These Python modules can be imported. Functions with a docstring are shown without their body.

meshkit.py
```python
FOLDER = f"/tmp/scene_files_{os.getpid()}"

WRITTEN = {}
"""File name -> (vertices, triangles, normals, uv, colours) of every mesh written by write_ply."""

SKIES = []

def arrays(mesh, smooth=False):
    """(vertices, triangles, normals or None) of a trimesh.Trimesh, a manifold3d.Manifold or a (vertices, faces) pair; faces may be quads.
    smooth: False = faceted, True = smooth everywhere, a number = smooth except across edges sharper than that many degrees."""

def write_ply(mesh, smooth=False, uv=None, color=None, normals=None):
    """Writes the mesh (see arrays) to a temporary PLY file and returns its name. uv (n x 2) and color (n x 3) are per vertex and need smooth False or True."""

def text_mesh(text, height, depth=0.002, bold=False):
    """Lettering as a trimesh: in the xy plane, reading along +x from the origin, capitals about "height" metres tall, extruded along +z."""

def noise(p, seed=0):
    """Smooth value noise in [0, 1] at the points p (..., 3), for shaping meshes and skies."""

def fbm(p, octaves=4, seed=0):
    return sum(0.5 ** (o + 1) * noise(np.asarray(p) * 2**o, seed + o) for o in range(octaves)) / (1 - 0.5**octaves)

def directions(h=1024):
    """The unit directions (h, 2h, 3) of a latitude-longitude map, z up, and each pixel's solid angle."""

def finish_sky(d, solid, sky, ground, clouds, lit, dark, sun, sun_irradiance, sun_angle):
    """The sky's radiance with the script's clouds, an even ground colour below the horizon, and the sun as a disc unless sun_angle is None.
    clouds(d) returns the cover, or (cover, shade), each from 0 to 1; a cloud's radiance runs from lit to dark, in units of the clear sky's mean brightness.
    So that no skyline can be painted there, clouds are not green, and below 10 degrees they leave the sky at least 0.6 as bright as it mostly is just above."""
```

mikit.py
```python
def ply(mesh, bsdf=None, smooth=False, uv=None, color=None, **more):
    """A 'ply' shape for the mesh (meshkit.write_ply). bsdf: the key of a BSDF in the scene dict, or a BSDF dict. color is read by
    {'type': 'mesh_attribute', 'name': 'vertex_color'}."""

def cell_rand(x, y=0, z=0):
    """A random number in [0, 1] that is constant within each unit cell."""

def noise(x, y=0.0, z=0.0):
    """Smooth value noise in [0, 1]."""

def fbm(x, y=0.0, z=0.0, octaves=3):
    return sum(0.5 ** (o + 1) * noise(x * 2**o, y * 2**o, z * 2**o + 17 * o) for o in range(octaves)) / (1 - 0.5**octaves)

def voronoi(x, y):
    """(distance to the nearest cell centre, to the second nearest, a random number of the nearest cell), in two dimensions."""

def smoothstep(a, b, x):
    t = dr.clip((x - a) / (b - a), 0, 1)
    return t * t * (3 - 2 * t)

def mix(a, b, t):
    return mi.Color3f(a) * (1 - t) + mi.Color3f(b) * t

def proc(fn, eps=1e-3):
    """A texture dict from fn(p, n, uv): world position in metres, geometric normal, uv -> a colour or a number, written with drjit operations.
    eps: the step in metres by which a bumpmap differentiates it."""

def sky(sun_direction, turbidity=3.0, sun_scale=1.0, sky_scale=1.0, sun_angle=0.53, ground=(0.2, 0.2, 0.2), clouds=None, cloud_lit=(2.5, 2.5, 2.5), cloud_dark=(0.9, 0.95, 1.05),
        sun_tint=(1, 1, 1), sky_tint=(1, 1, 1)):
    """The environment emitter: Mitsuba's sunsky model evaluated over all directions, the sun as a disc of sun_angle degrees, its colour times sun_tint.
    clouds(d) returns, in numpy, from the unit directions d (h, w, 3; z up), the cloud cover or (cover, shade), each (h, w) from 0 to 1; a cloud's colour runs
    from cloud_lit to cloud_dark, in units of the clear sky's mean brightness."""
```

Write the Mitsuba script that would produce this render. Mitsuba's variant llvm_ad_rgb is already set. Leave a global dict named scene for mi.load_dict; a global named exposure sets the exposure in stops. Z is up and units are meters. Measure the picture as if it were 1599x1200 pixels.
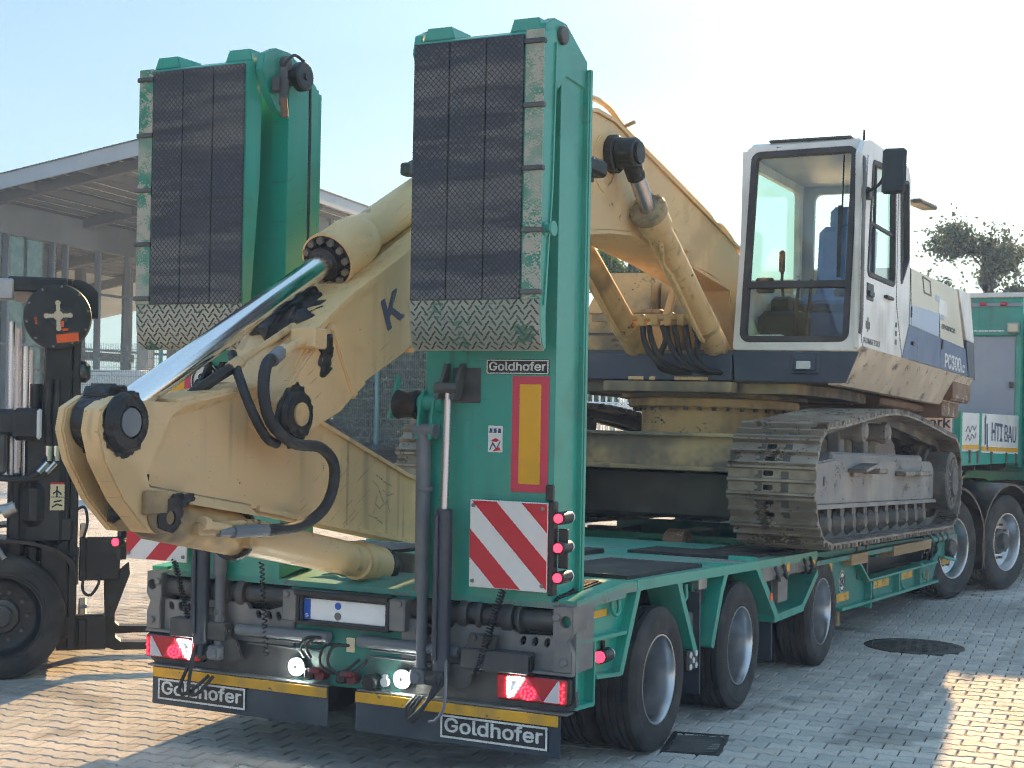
import math, random
import numpy as np, trimesh, drjit as dr, mitsuba as mi
import mikit, meshkit
from mikit import proc, noise, fbm, voronoi, cell_rand, smoothstep, mix
from shapely.geometry import Polygon, Point, LineString, box as sbox
from shapely import affinity
from shapely.ops import unary_union

random.seed(7); RNG = np.random.default_rng(7)
T4 = mi.ScalarTransform4f
scene, labels = {'type': 'scene'}, {}

# ------------------------------------------------------------------ camera, sky, exposure
yaw, pitch, roll = math.radians(27.215), math.radians(0.56), math.radians(1.071)
CAM = np.array([4.347, -6.649, 1.909])
fw = np.array([-math.sin(yaw)*math.cos(pitch), math.cos(yaw)*math.cos(pitch), math.sin(pitch)])
rt = np.array([math.cos(yaw), math.sin(yaw), 0.]); up = np.cross(rt, fw)
up = -math.sin(roll)*rt + math.cos(roll)*up
scene['camera'] = {'type': 'perspective', 'fov': 2*math.degrees(math.atan(799.5/2380.8)), 'fov_axis': 'x',
                   'near_clip': 0.1, 'far_clip': 900.0,
                   'to_world': T4().look_at(origin=CAM.tolist(), target=(CAM+fw).tolist(), up=up.tolist())}
SUN_AZ, SUN_EL = math.radians(-9.5), math.radians(20.8)      # azimuth from +y towards +x
SUN = (math.sin(SUN_AZ)*math.cos(SUN_EL), math.cos(SUN_AZ)*math.cos(SUN_EL), math.sin(SUN_EL))
def veil(d):                                  # a thin high haze over the whole sky, and one short contrail
    n = meshkit.fbm(d*np.array([2.6,2.6,11.0]) + meshkit.fbm(d*3., 2)[...,None]*.8, 5)
    near = np.exp(-(np.degrees(np.arccos(np.clip(d @ np.array(SUN), -1, 1)))/24.)**2)          # the veil glows round the sun
    a, b = np.arctan2(d[...,0], d[...,1]), np.arcsin(d[...,2]); trail = np.exp(-((b-.170+.10*(a+.575))/.0016)**2)*(np.abs(a+.575) < .014)*.5
    return np.clip(.84 + .26*(n-.5) - .22*near + trail*.0, 0, 1), np.clip(.45*(.5-n), 0, 1)
scene['sky'] = mikit.sky(SUN, turbidity=3.0, sun_scale=1.2, sky_scale=1.0, sun_angle=0.7, sun_tint=(1.06, 0.92, 0.72), sky_tint=(0.85, 1.0, 1.08),
                         clouds=veil, cloud_lit=(.76, 1.17, 1.62), cloud_dark=(.60, 1.0, 1.5))
exposure = 3.05

# ------------------------------------------------------------------ materials
def pr(color, rough=0.5, metal=0.0, spec=0.5, bump=None, bscale=0.0, **k):
    b = {'type': 'principled', 'base_color': color if isinstance(color, dict) else {'type': 'rgb', 'value': list(color)},
         'roughness': rough if isinstance(rough, dict) else float(rough), 'metallic': float(metal), 'specular': float(spec)}
    b.update(k)
    if bump is not None:
        b = {'type': 'bumpmap', 'arbitrary': bump, 'scale': bscale, 'bsdf': b}
    return {'type': 'twosided', 'bsdf': b}
def mat(name, d): scene[name] = d; return name

def worn(base, dirt, amt=0.5, sc=3.0, chip=None, chip_at=0.72, streak=0.25, spec_sc=60.0, soft=0.04, csc=9.0, fine=.28):
    """paint with dust clouds, rain streaks, fine grain and, if chip is given, chips down to another colour"""
    def f(p, n, uv):
        a = fbm(p.x*sc, p.y*sc, p.z*sc, 4)
        s = noise(p.x*22, p.y*22, p.z*1.6)
        g = noise(p.x*spec_sc, p.y*spec_sc, p.z*spec_sc)*.6 + noise(p.x*170, p.y*170, p.z*170)*.4
        big = fbm(p.x*.9+5, p.y*.9, p.z*.9, 2)
        t = dr.clip(smoothstep(0.38, 0.75, a)*amt + (s-0.5)*streak + (g-0.5)*0.12, 0, 1)
        c = mix(base, dirt, t)*(.86 + .28*big)
        if chip is not None:
            q = fbm(p.x*csc+3, p.y*csc, p.z*csc, 4)*(1-fine) + noise(p.x*csc*9, p.y*csc*9, p.z*csc*9)*fine
            c = mix(c, chip, smoothstep(chip_at, chip_at+soft, q))
        return c
    return proc(f)

mat('m_teal_dark', pr(worn((.006,.165,.135), (.03,.17,.14), .6, 3.0, streak=.3), .5))
mat('m_teal_deck', pr(worn((.05,.25,.205), (.18,.25,.22), .95, 2.2, chip=(.13,.14,.135), chip_at=.58, soft=.12), .6))
mat('m_teal_worn', pr(worn((.03,.20,.135), (.30,.32,.26), .9, 5.0, chip=(.36,.34,.28), chip_at=.47, soft=.10, csc=16.), .6))
def weather(base, dust, stain, grime, chipc):
    def f(p, n, uv):
        big = fbm(p.x*.8+5, p.y*.8, p.z*.8, 3)
        run = smoothstep(.60, .86, noise(p.x*34, p.y*34, p.z*1.3))*smoothstep(.42, .70, fbm(p.x*1.3+2, p.y*1.3, p.z*.9, 3))
        st = smoothstep(.52, .68, fbm(p.x*2.1, p.y*2.1+7, p.z*2.1, 5))
        sc = smoothstep(.83, .90, noise(p.x*4, p.y*5 + p.z*3.2, (p.z - p.y*.6)*95))*smoothstep(.55, .62, noise(p.x*3, p.y*3, p.z*3+4))
        sp = smoothstep(.90, .95, noise(p.x*75, p.y*75, p.z*75))
        g = noise(p.x*140, p.y*140, p.z*140)
        q = fbm(p.x*6+3, p.y*6, p.z*6, 4)*.8 + noise(p.x*60, p.y*60, p.z*60)*.2
        c = mix(base, dust, dr.clip(smoothstep(.38, .68, big)*.8 + (g-.5)*.14, 0, 1))
        c = mix(c, stain, st*.55); c = mix(c, grime, run*.50)
        c = mix(c, grime, sc*.55); c = mix(c, chipc, sp*.45)
        return mix(c, chipc, smoothstep(.745, .785, q)*.9)
    return proc(f)
mat('m_teal', pr(weather((.010,.285,.215), (.055,.285,.225), (.030,.20,.155), (.045,.135,.11), (.12,.19,.16)), .36, clearcoat=.7, clearcoat_gloss=.8))
mat('m_cream', pr(weather((.68,.465,.225), (.60,.43,.24), (.43,.285,.13), (.20,.135,.075), (.13,.085,.05)), .46))
mat('m_cream_dirty', pr(worn((.60,.40,.185), (.20,.145,.085), .95, 3.0, chip=(.05,.042,.035), chip_at=.64, soft=.12, csc=6., streak=.35), .55))
mat('m_cream_grease', pr(worn((.44,.32,.17), (.12,.105,.085), 1.0, 1.6, chip=(.11,.10,.09), chip_at=.36, soft=.36, csc=3.0, fine=.10, streak=.4), .55))
mat('m_under', pr(worn((.065,.068,.072), (.15,.13,.10), .8, 3.5, chip=(.20,.15,.08), chip_at=.68, streak=.3), .6))
mat('m_grease', pr(worn((.010,.011,.013), (.035,.034,.033), .7, 14.0), .38,
                   bump=proc(lambda p, n, uv: fbm(p.x*28, p.y*28, p.z*28, 3)), bscale=0.02))
mat('m_navy', pr(worn((.030,.045,.085), (.075,.085,.11), .6, 3.0, streak=.25), .45))
mat('m_navy_sticker', pr(worn((.050,.085,.20), (.12,.15,.24), .5, 3.0), .4))
mat('m_pale_blue', pr(worn((.34,.42,.55), (.45,.47,.50), .5, 3.0), .4))
mat('m_white', pr(worn((.76,.755,.74), (.50,.475,.43), .85, 2.0, chip=(.20,.13,.09), chip_at=.74, soft=.06, csc=7., streak=.35), .45))
mat('m_offwhite', pr(worn((.60,.56,.44), (.50,.46,.36), .5, 2.0, streak=.15), .4))
mat('m_skirt', pr(worn((.46,.40,.31), (.60,.53,.42), .8, 3.5, chip=(.12,.10,.085), chip_at=.62, streak=.5), .55))
mat('m_rust', pr(worn((.16,.085,.05), (.24,.16,.11), .8, 4.0, chip=(.42,.38,.33), chip_at=.66, streak=.4), .6))
mat('m_steel', pr(worn((.17,.175,.18), (.27,.26,.245), .7, 4.0, streak=.3), .5, metal=.35))
mat('m_steel_dark', pr(worn((.060,.064,.068), (.13,.125,.115), .7, 4.0, streak=.25), .5, metal=.2))
mat('m_black', pr(worn((.011,.014,.018), (.028,.031,.035), .7, 4.0), .45))
mat('m_black_gloss', pr((.012, .013, .016), .22))
mat('m_grey_paint', pr(worn((.13,.145,.165), (.20,.205,.21), .6, 5.0), .5))
mat('m_navy_tube', pr(worn((.035,.048,.07), (.075,.085,.10), .6, 5.0), .4))
mat('m_chrome', {'type': 'twosided', 'bsdf': {'type': 'roughconductor', 'material': 'Al', 'alpha': 0.035, 'specular_reflectance': {'type': 'rgb', 'value': [1., 1., 1.]}}})
mat('m_rod', {'type': 'twosided', 'bsdf': {'type': 'roughconductor', 'material': 'Cr', 'alpha': 0.22}})
mat('m_alu', pr(worn((.66,.67,.69), (.40,.40,.41), .7, 6.0), .27, metal=1.0))
mat('m_alu_dull', pr(worn((.42,.43,.44), (.28,.28,.28), .7, 6.0), .45, metal=.8))
mat('m_tyre', pr(worn((.021,.022,.024), (.055,.054,.052), .8, 5.0), .72))
mat('m_rubber', pr(worn((.022,.023,.026), (.06,.058,.055), .6, 6.0), .62))
mat('m_flap', pr(worn((.028,.042,.060), (.065,.08,.095), .8, 3.0, streak=.3), .6))
def lattice(p):
    w = (noise(p.x*14, p.y*14, p.z*14)-.5)*.006
    a = dr.abs(dr.sin((p.x+p.z+w)*math.pi/0.029)); b = dr.abs(dr.sin((p.x-p.z+w)*math.pi/0.029)); return dr.minimum(a, b)
def f_mat(p, n, uv):                       # rubber ramp mat: fine diagonal lattice, dust rubbed in cross bands by tracks
    g = smoothstep(0.14, 0.50, lattice(p))*(.55 + .45*noise(p.x*31, p.y*31, p.z*31))
    band = fbm(p.x*1.6, p.y*1.6, p.z*9, 4); rub = smoothstep(.55, .72, fbm(p.x*2.3+9, p.y, p.z*24, 3))
    d = dr.clip(smoothstep(.40, .66, band) + (noise(p.x*60, p.y*60, p.z*60)-.5)*.5, 0, 1)
    c = mix((.026,.031,.042), mix((.060,.068,.090), (.19,.185,.18), d), g)
    return mix(c, (.022,.024,.030), rub*.45)
def h_mat(p, n, uv): return smoothstep(0.10, 0.45, lattice(p))
mat('m_ramp_mat', pr(proc(f_mat), .6, bump=proc(h_mat, 2e-3), bscale=0.004))
mat('m_tread', pr(worn((.36,.36,.30), (.20,.25,.21), .7, 4.0, chip=(.09,.20,.15), chip_at=.60), .5, metal=.3))
mat('m_tread_lug', pr(worn((.055,.06,.055), (.13,.135,.12), .6, 9.0), .5, metal=.3))
mat('m_track', pr(worn((.185,.160,.138), (.31,.28,.25), .75, 7.0, chip=(.085,.065,.05), chip_at=.60, streak=.25), .5, metal=.35))
mat('m_track_frame', pr(worn((.20,.195,.195), (.31,.285,.26), .75, 3.0, chip=(.07,.06,.05), chip_at=.66, streak=.3), .6))
mat('m_wood', pr(proc(lambda p, n, uv: mix((.46,.32,.17), (.27,.18,.10), fbm(p.x*6, p.y*1.2, p.z*40, 3))), .7))
mat('m_red', pr((.50, .012, .03), .35)); mat('m_red_dull', pr(worn((.17,.018,.03), (.09,.05,.05), .8, 12.), .6)); mat('m_red_lens', pr((.42, .008, .015), .18, clearcoat=1.0))
mat('m_pink_border', pr((.58, .045, .085), .4)); mat('m_amber', pr(worn((.72,.36,.012), (.60,.30,.02), .5, 9.0), .45))
mat('m_yellow_strip', pr(worn((.70,.36,.015), (.40,.24,.06), .7, 8.0, chip=(.14,.11,.06), chip_at=.66), .5))
mat('m_white_sign', pr(worn((.72,.71,.69), (.60,.59,.56), .5, 6.0), .4)); mat('m_plate', pr((.88, .89, .90), .35))
mat('m_blue_plate', pr((.01, .10, .50), .4)); mat('m_lens_clear', pr((.55, .57, .60), .15, clearcoat=1.0))
mat('m_letter', pr(worn((.66,.66,.64), (.45,.44,.42), .6, 9.0), .5)); mat('m_letter_blue', pr((.035, .05, .12), .5))
mat('m_seal', pr(worn((.045,.043,.052), (.08,.076,.082), .6, 5.), .6)); mat('m_orange', pr((.80, .11, .02), .5)); mat('m_bone', pr((.52, .44, .33), .5)); mat('m_label_cream', pr((.62, .55, .36), .5))
mat('m_seat', pr(worn((.10,.17,.38), (.15,.22,.42), .5, 8.0), .8)); mat('m_panel_grey', pr(worn((.27,.29,.34), (.35,.37,.40), .6, 2.0), .5))
mat('m_glass', {'type': 'thindielectric', 'int_ior': 1.5, 'specular_transmittance': {'type': 'rgb', 'value': [.90, .95, .93]}})
mat('m_glass_green', {'type': 'thindielectric', 'int_ior': 1.5, 'specular_transmittance': {'type': 'rgb', 'value': [.66, .93, .84]}})
mat('m_glass_dark', pr((.02, .03, .035), .06, spec=.8)); mat('m_mirror_glass', {'type': 'twosided', 'bsdf': {'type': 'conductor', 'material': 'Al'}})
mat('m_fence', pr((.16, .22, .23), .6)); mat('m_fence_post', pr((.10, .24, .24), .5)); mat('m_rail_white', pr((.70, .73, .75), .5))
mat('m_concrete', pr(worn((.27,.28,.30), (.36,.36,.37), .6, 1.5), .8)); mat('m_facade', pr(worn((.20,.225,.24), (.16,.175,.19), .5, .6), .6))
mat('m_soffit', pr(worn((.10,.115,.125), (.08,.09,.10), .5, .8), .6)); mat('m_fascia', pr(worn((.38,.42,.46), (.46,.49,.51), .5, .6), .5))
mat('m_rafter', pr(worn((.14,.15,.155), (.11,.12,.125), .5, 1.0), .6)); mat('m_bark', pr(worn((.07,.055,.045), (.12,.10,.08), .7, 8.0), .9))
mat('m_grate', pr(worn((.045,.047,.05), (.09,.085,.08), .7, 12.0), .5, metal=.4))
mat('m_soil', pr(worn((.07,.065,.06), (.12,.11,.10), .7, 25.0), .95))
def leafmat(a, b, trans):
    f = proc(lambda p, n, uv: mix(a, b, noise(p.x*1.7, p.y*1.7, p.z*1.7)*.6 + noise(p.x*9, p.y*9, p.z*9)*.4))
    return {'type': 'principledthin', 'base_color': f, 'roughness': .85, 'diff_trans': trans, 'eta': 1.15}
mat('m_leaf_a', leafmat((.06,.12,.035), (.12,.19,.06), .8)); mat('m_leaf_b', leafmat((.07,.10,.07), (.12,.145,.10), .7))
mat('m_leaf_c', leafmat((.055,.105,.045), (.11,.16,.06), .7))
def f_paver(p, n, uv):
    c, s = math.cos(math.radians(6)), math.sin(math.radians(6))
    q1, q2 = p.x*c + p.y*s, -p.x*s + p.y*c
    row = dr.floor(q2/0.1425 + .5); col = dr.floor(q1/0.2 - .5*(row - 2*dr.floor(row*.5)) + .5)
    tone = cell_rand(row, col, 3)*1.3 - .15
    g = noise(p.x*150, p.y*150, p.z*150); g2 = noise(p.x*420, p.y*420, 3.); big = fbm(p.x*.5, p.y*.5, 1., 3)
    c0 = mix((.40,.385,.36), (.50,.47,.43), tone)
    c0 = mix(c0, (.50,.42,.35), smoothstep(.75, 1, cell_rand(row, col, 9))*.35)
    c0 = mix(c0, (.22,.21,.20), smoothstep(.62, .82, g)*.42)
    c0 = mix(c0, (.58,.55,.50), smoothstep(.80, .95, g2)*.45)
    c0 = mix(c0, (.25,.245,.235), smoothstep(.46, .70, big)*.6)
    oil = fbm(p.x*1.7+11, p.y*1.7, 4., 4); tr = fbm(p.x*5., p.y*.35, 9., 3)
    c0 = mix(c0, (.16,.155,.15), smoothstep(.64, .74, oil)*.6)
    return mix(c0, (.22,.215,.205), smoothstep(.55, .75, tr)*.45)
mat('m_paver', pr(proc(f_paver), .8, bump=proc(lambda p, n, uv: noise(p.x*170, p.y*170, p.z*170), 1e-3), bscale=.0022))
def f_far(p, n, uv):                        # the sheet under the stones; beyond them it carries the joints
    c, s = math.cos(math.radians(6)), math.sin(math.radians(6))
    q1, q2 = p.x*c + p.y*s, -p.x*s + p.y*c
    r0 = q2/0.1425 + .5; row = dr.floor(r0); c1 = q1/0.2 - .5*(row - 2*dr.floor(row*.5)) + .5
    j = dr.minimum(dr.abs(r0-row-.5)*-1+.5, 9.); k = dr.abs(c1-dr.floor(c1)-.5)*-1+.5
    joint = smoothstep(.01, .05, dr.minimum(j, k*1.4))
    return mix((.045,.044,.043), f_paver(p, n, uv), joint)
mat('m_paver_far', pr(proc(f_far), .85))
def emit(rgb): return {'type': 'area', 'radiance': {'type': 'rgb', 'value': list(rgb)}}
WHITE_LED, RED_LED = emit((7, 7.4, 7)), emit((1.1, .015, .035))

# ------------------------------------------------------------------ mesh helpers
I4 = np.eye(4); CUR = [I4]
def cat(*ms):
    flat = []
    for m in ms: flat += list(m) if isinstance(m, (list, tuple)) else [m]
    return trimesh.util.concatenate(flat)
def box(x0, x1, y0, y1, z0, z1):
    return trimesh.creation.box(bounds=[(min(x0,x1), min(y0,y1), min(z0,z1)), (max(x0,x1), max(y0,y1), max(z0,z1))])
def rbox(x0, x1, y0, y1, z0, z1, b=.01):
    """box with chamfered edges"""
    lo, hi = np.minimum([x0,y0,z0],[x1,y1,z1]), np.maximum([x0,y0,z0],[x1,y1,z1]); b = min(b, .45*(hi-lo).min()); pts = []
    for sx in (0,1):
        for sy in (0,1):
            for sz in (0,1):
                c = np.array([(lo,hi)[s][i] for i, s in enumerate((sx,sy,sz))]); d = np.array([1-2*sx,1-2*sy,1-2*sz])*b
                for k in range(3): q = c + d; q[k] = c[k]; pts.append(q)
    return trimesh.convex.convex_hull(np.array(pts))
def rot_to(d):
    d = np.array(d, float); d /= np.linalg.norm(d); a = np.cross(d, [0,0,1] if abs(d[2]) < .9 else [1,0,0]); a /= np.linalg.norm(a)
    M = np.eye(4); M[:3,:3] = np.stack([a, np.cross(d, a), d], 1); return M
def cyl(p, q, r, n=20, r2=None, b=0.0):
    p, q = np.array(p, float), np.array(q, float); L = np.linalg.norm(q-p); r2 = r if r2 is None else r2
    pr_ = [(0,0), (r-b,0), (r,b), (r2,L-b), (r2-b,L), (0,L)] if b else [(0,0), (r,0), (r2,L), (0,L)]
    return lathe(pr_, p, q-p, n)
def lathe(profile, o, axis, n=32):
    m = trimesh.creation.revolve(np.array(profile, float), sections=n)
    M = rot_to(axis); M[:3,3] = o; m.apply_transform(M); return m
def catmull(P, k=6):
    P = np.array(P, float); Q = np.vstack([2*P[0]-P[1], P, 2*P[-1]-P[-2]]); out = []
    for i in range(1, len(Q)-2):
        a, b, c, d = Q[i-1:i+3]
        for t in np.linspace(0, 1, k, endpoint=False):
            out.append(.5*(2*b + (c-a)*t + (2*a-5*b+4*c-d)*t*t + (3*b-a-3*c+d)*t**3))
    return np.vstack([out, P[-1]])
def tube(P, r, k=5, n=10, smooth=True):
    P = catmull(P, k) if smooth and len(P) > 2 else np.array(P, float)
    t = np.gradient(P, axis=0); t /= np.linalg.norm(t, axis=1, keepdims=True)+1e-12
    a = np.cross(t[0], [0,0,1.] if abs(t[0][2]) < .9 else [1.,0,0]); A = []
    for ti in t: a = a - ti*(a@ti); a /= np.linalg.norm(a); A.append(a)
    A = np.array(A); B = np.cross(t, A); th = np.arange(n)*2*np.pi/n
    V = (P[:,None] + r*(np.cos(th)[None,:,None]*A[:,None] + np.sin(th)[None,:,None]*B[:,None])).reshape(-1,3); F = []
    for i in range(len(P)-1):
        for j in range(n):
            a0, a1, b0, b1 = i*n+j, i*n+(j+1)%n, (i+1)*n+j, (i+1)*n+(j+1)%n; F += [(a0,a1,b1), (a0,b1,b0)]
    c0, c1 = len(V), len(V)+1; V = np.vstack([V, P[0], P[-1]]); e = (len(P)-1)*n
    for j in range(n): F += [(c0,(j+1)%n,j), (c1,e+j,e+(j+1)%n)]
    return trimesh.Trimesh(V, F, process=False)
MAPS = {'x': np.array([[0,0,1,0],[1,0,0,0],[0,1,0,0],[0,0,0,1.]]), 'y': np.array([[1,0,0,0],[0,0,-1,0],[0,1,0,0],[0,0,0,1.]]), 'z': np.eye(4)}
def prism(poly, axis, a, b, bev=0.0, r=0.0):
    """outline extruded from a to b along an axis: axis x takes (y,z) points, y takes (x,z), z takes (x,y); bev steps the rim in, r rounds corners"""
    p = poly if not isinstance(poly, (list, tuple, np.ndarray)) else Polygon(poly)
    if not p.is_valid: p = p.buffer(0)
    if r: p = p.buffer(-r, quad_segs=5).buffer(2*r, quad_segs=5).buffer(-r, quad_segs=5)
    lo, hi = min(a,b), max(a,b)
    def ex(q, l, h):
        out = []
        for g in getattr(q, 'geoms', [q]):
            if g.area < 1e-8: continue
            m = trimesh.creation.extrude_polygon(g, h-l, engine='earcut'); m.apply_translation([0,0,l]); out.append(m)
        return out
    if axis == 'y': lo, hi = -hi, -lo
    ms = ex(p, lo, hi) if not bev else ex(p, lo+bev, hi-bev) + ex(p.buffer(-bev), lo, hi)
    m = cat(ms); m.apply_transform(MAPS[axis]); return m
def strip(line, w): return LineString(line).buffer(w/2, cap_style=2, join_style=2)
def M_at(o, R=None):
    M = np.eye(4); M[:3,3] = o
    if R is not None: M[:3,:3] = R
    return M
def rz(a): c, s = math.cos(a), math.sin(a); return np.array([[c,-s,0],[s,c,0],[0,0,1.]])
def rx(a): c, s = math.cos(a), math.sin(a); return np.array([[1,0,0],[0,c,-s],[0,s,c]])
def moved(m, M): m = m.copy(); m.apply_transform(M); return m
def text(s, h, plane, o, depth=.003, bold=True, width=None):
    """lettering: plane 'rear' reads along +x facing -y, 'side' reads along +y facing +x; o = lower left point"""
    m = meshkit.text_mesh(s, h, depth, bold)
    if width: m.apply_scale([width/(m.bounds[1][0]-m.bounds[0][0]), 1, 1])
    m.apply_translation([-m.bounds[0][0], 0, 0])
    m.apply_transform(MAPS['y'] if plane == 'rear' else MAPS['x']); m.apply_translation(o); return m

def bevel_ring(pts, d, xa, xb):
    """sloping band from the outline pts (y,z) at xa to the outline moved outwards by d at xb"""
    p = np.array(pts); e = np.roll(p,-1,0)-p; e /= np.linalg.norm(e,axis=1,keepdims=True); nn = np.c_[e[:,1],-e[:,0]]
    if Polygon(pts).exterior.is_ccw is False: nn = -nn
    m = nn + np.roll(nn,1,0); m /= (1+(nn*np.roll(nn,1,0)).sum(1))[:,None]; q = p + m*d; n_ = len(p)
    V = np.vstack([np.c_[np.full(n_,xa),p], np.c_[np.full(n_,xb),q]]); F = []
    for i in range(n_): j = (i+1)%n_; F += [(i,j,n_+j),(i,n_+j,n_+i)]
    return trimesh.Trimesh(V, F, process=False), [tuple(v) for v in q]
def blob(cy, cz, r, x0, x1, seed, amp=.35, sy=1., sz=1., hole=0.):
    """ragged flat smear of grease in the y-z plane"""
    a = np.linspace(0, 2*np.pi, 150, endpoint=False); nz = lambda k: 2*meshkit.noise(np.c_[np.cos(a)*k+seed*7.3, np.sin(a)*k+seed*1.7, a*0+seed*.37])-1
    f = 1 + amp*(.55*nz(1.3) + .30*nz(3.1) + .18*nz(7.7) + .10*nz(19.))
    g = Polygon(np.c_[cy+sy*r*f*np.cos(a), cz+sz*r*f*np.sin(a)]).buffer(0)
    return prism(g.difference(Point(cy,cz).buffer(hole)) if hole else g, 'x', x0, x1)

# ------------------------------------------------------------------ scene entries
USED = {'pavement', 'sky', 'camera'}
def key_for(parent, name):
    k = name if parent is None else parent + '__' + name; n, base = 0, k
    while k in USED: n += 1; k = f'{base}_{n:03d}'
    USED.add(k); return k
def thing(name, label, cat_, group=None):
    k = key_for(None, name); labels[k] = {'label': label, 'category': cat_}
    if group: labels[k]['group'] = group
    return k
def P(parent, name, mesh, m, label=None, smooth=32, emitter=None, stuff=False, M=None, kind=None):
    k = key_for(parent, name); mesh = cat(mesh) if isinstance(mesh, (list, tuple)) else mesh
    T = CUR[0] if M is None else CUR[0] @ M
    if not np.allclose(T, I4): mesh = moved(mesh, T)
    scene[k] = mikit.ply(mesh, m, smooth=smooth, **({'emitter': emitter} if emitter else {}))
    if label: labels.setdefault(k, {})['label'] = label
    if stuff: labels.setdefault(k, {})['kind'] = 'stuff'
    if kind: labels.setdefault(k, {})['kind'] = kind
    return k
def PS(parent, name, meshes, m, **k):
    for q in meshes: r = P(parent, name, q, m, **k)
    return r
def reuse(parent, name, d, M):
    k = key_for(parent, name); scene[k] = {**d, 'to_world': T4((CUR[0] @ M).tolist())}; return k

# ------------------------------------------------------------------ ground: paved yard of I-shaped interlocking stones
def plane_mesh(x0, x1, y0, y1, z):
    return trimesh.Trimesh([(x0,y0,z),(x1,y0,z),(x1,y1,z),(x0,y1,z)], [(0,1,2),(0,2,3)], process=False)
scene['pavement'] = mikit.ply(plane_mesh(-125, 125, -100, 185, -.013), 'm_paver_far'); labels['pavement'] = {'kind': 'structure'}
def paver_mesh(seed, gap=.010, ch=.006):
    def ring(d, z):
        L, e, w, a, b = .1-gap/2-d, .0825-gap/2-d, .06-gap/2-d, .062, .038
        pts = [(-L,-e),(-a,-e),(-b,-w),(b,-w),(a,-e),(L,-e),(L,e),(a,e),(b,w),(-b,w),(-a,e),(-L,e)]
        return [(x, y, z) for x, y in pts]
    V = ring(0, -.03) + ring(0, -ch) + ring(ch, 0); F = []
    for l in (0, 12):
        for i in range(12):
            j = (i+1) % 12; F += [(l+i, l+j, l+12+j), (l+i, l+12+j, l+12+i)]
    top = trimesh.creation.triangulate_polygon(Polygon([(x, y) for x, y, z in ring(ch, 0)]), engine='earcut')[1]
    pp = [(x, y) for x, y, z in ring(ch, 0)]
    for t in top:
        (x0,y0),(x1,y1),(x2,y2) = (pp[i] for i in t)
        F.append(tuple(24+i for i in (t if (x1-x0)*(y2-y0)-(x2-x0)*(y1-y0) > 0 else t[::-1])))
    return trimesh.Trimesh(V, F, process=False)
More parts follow.
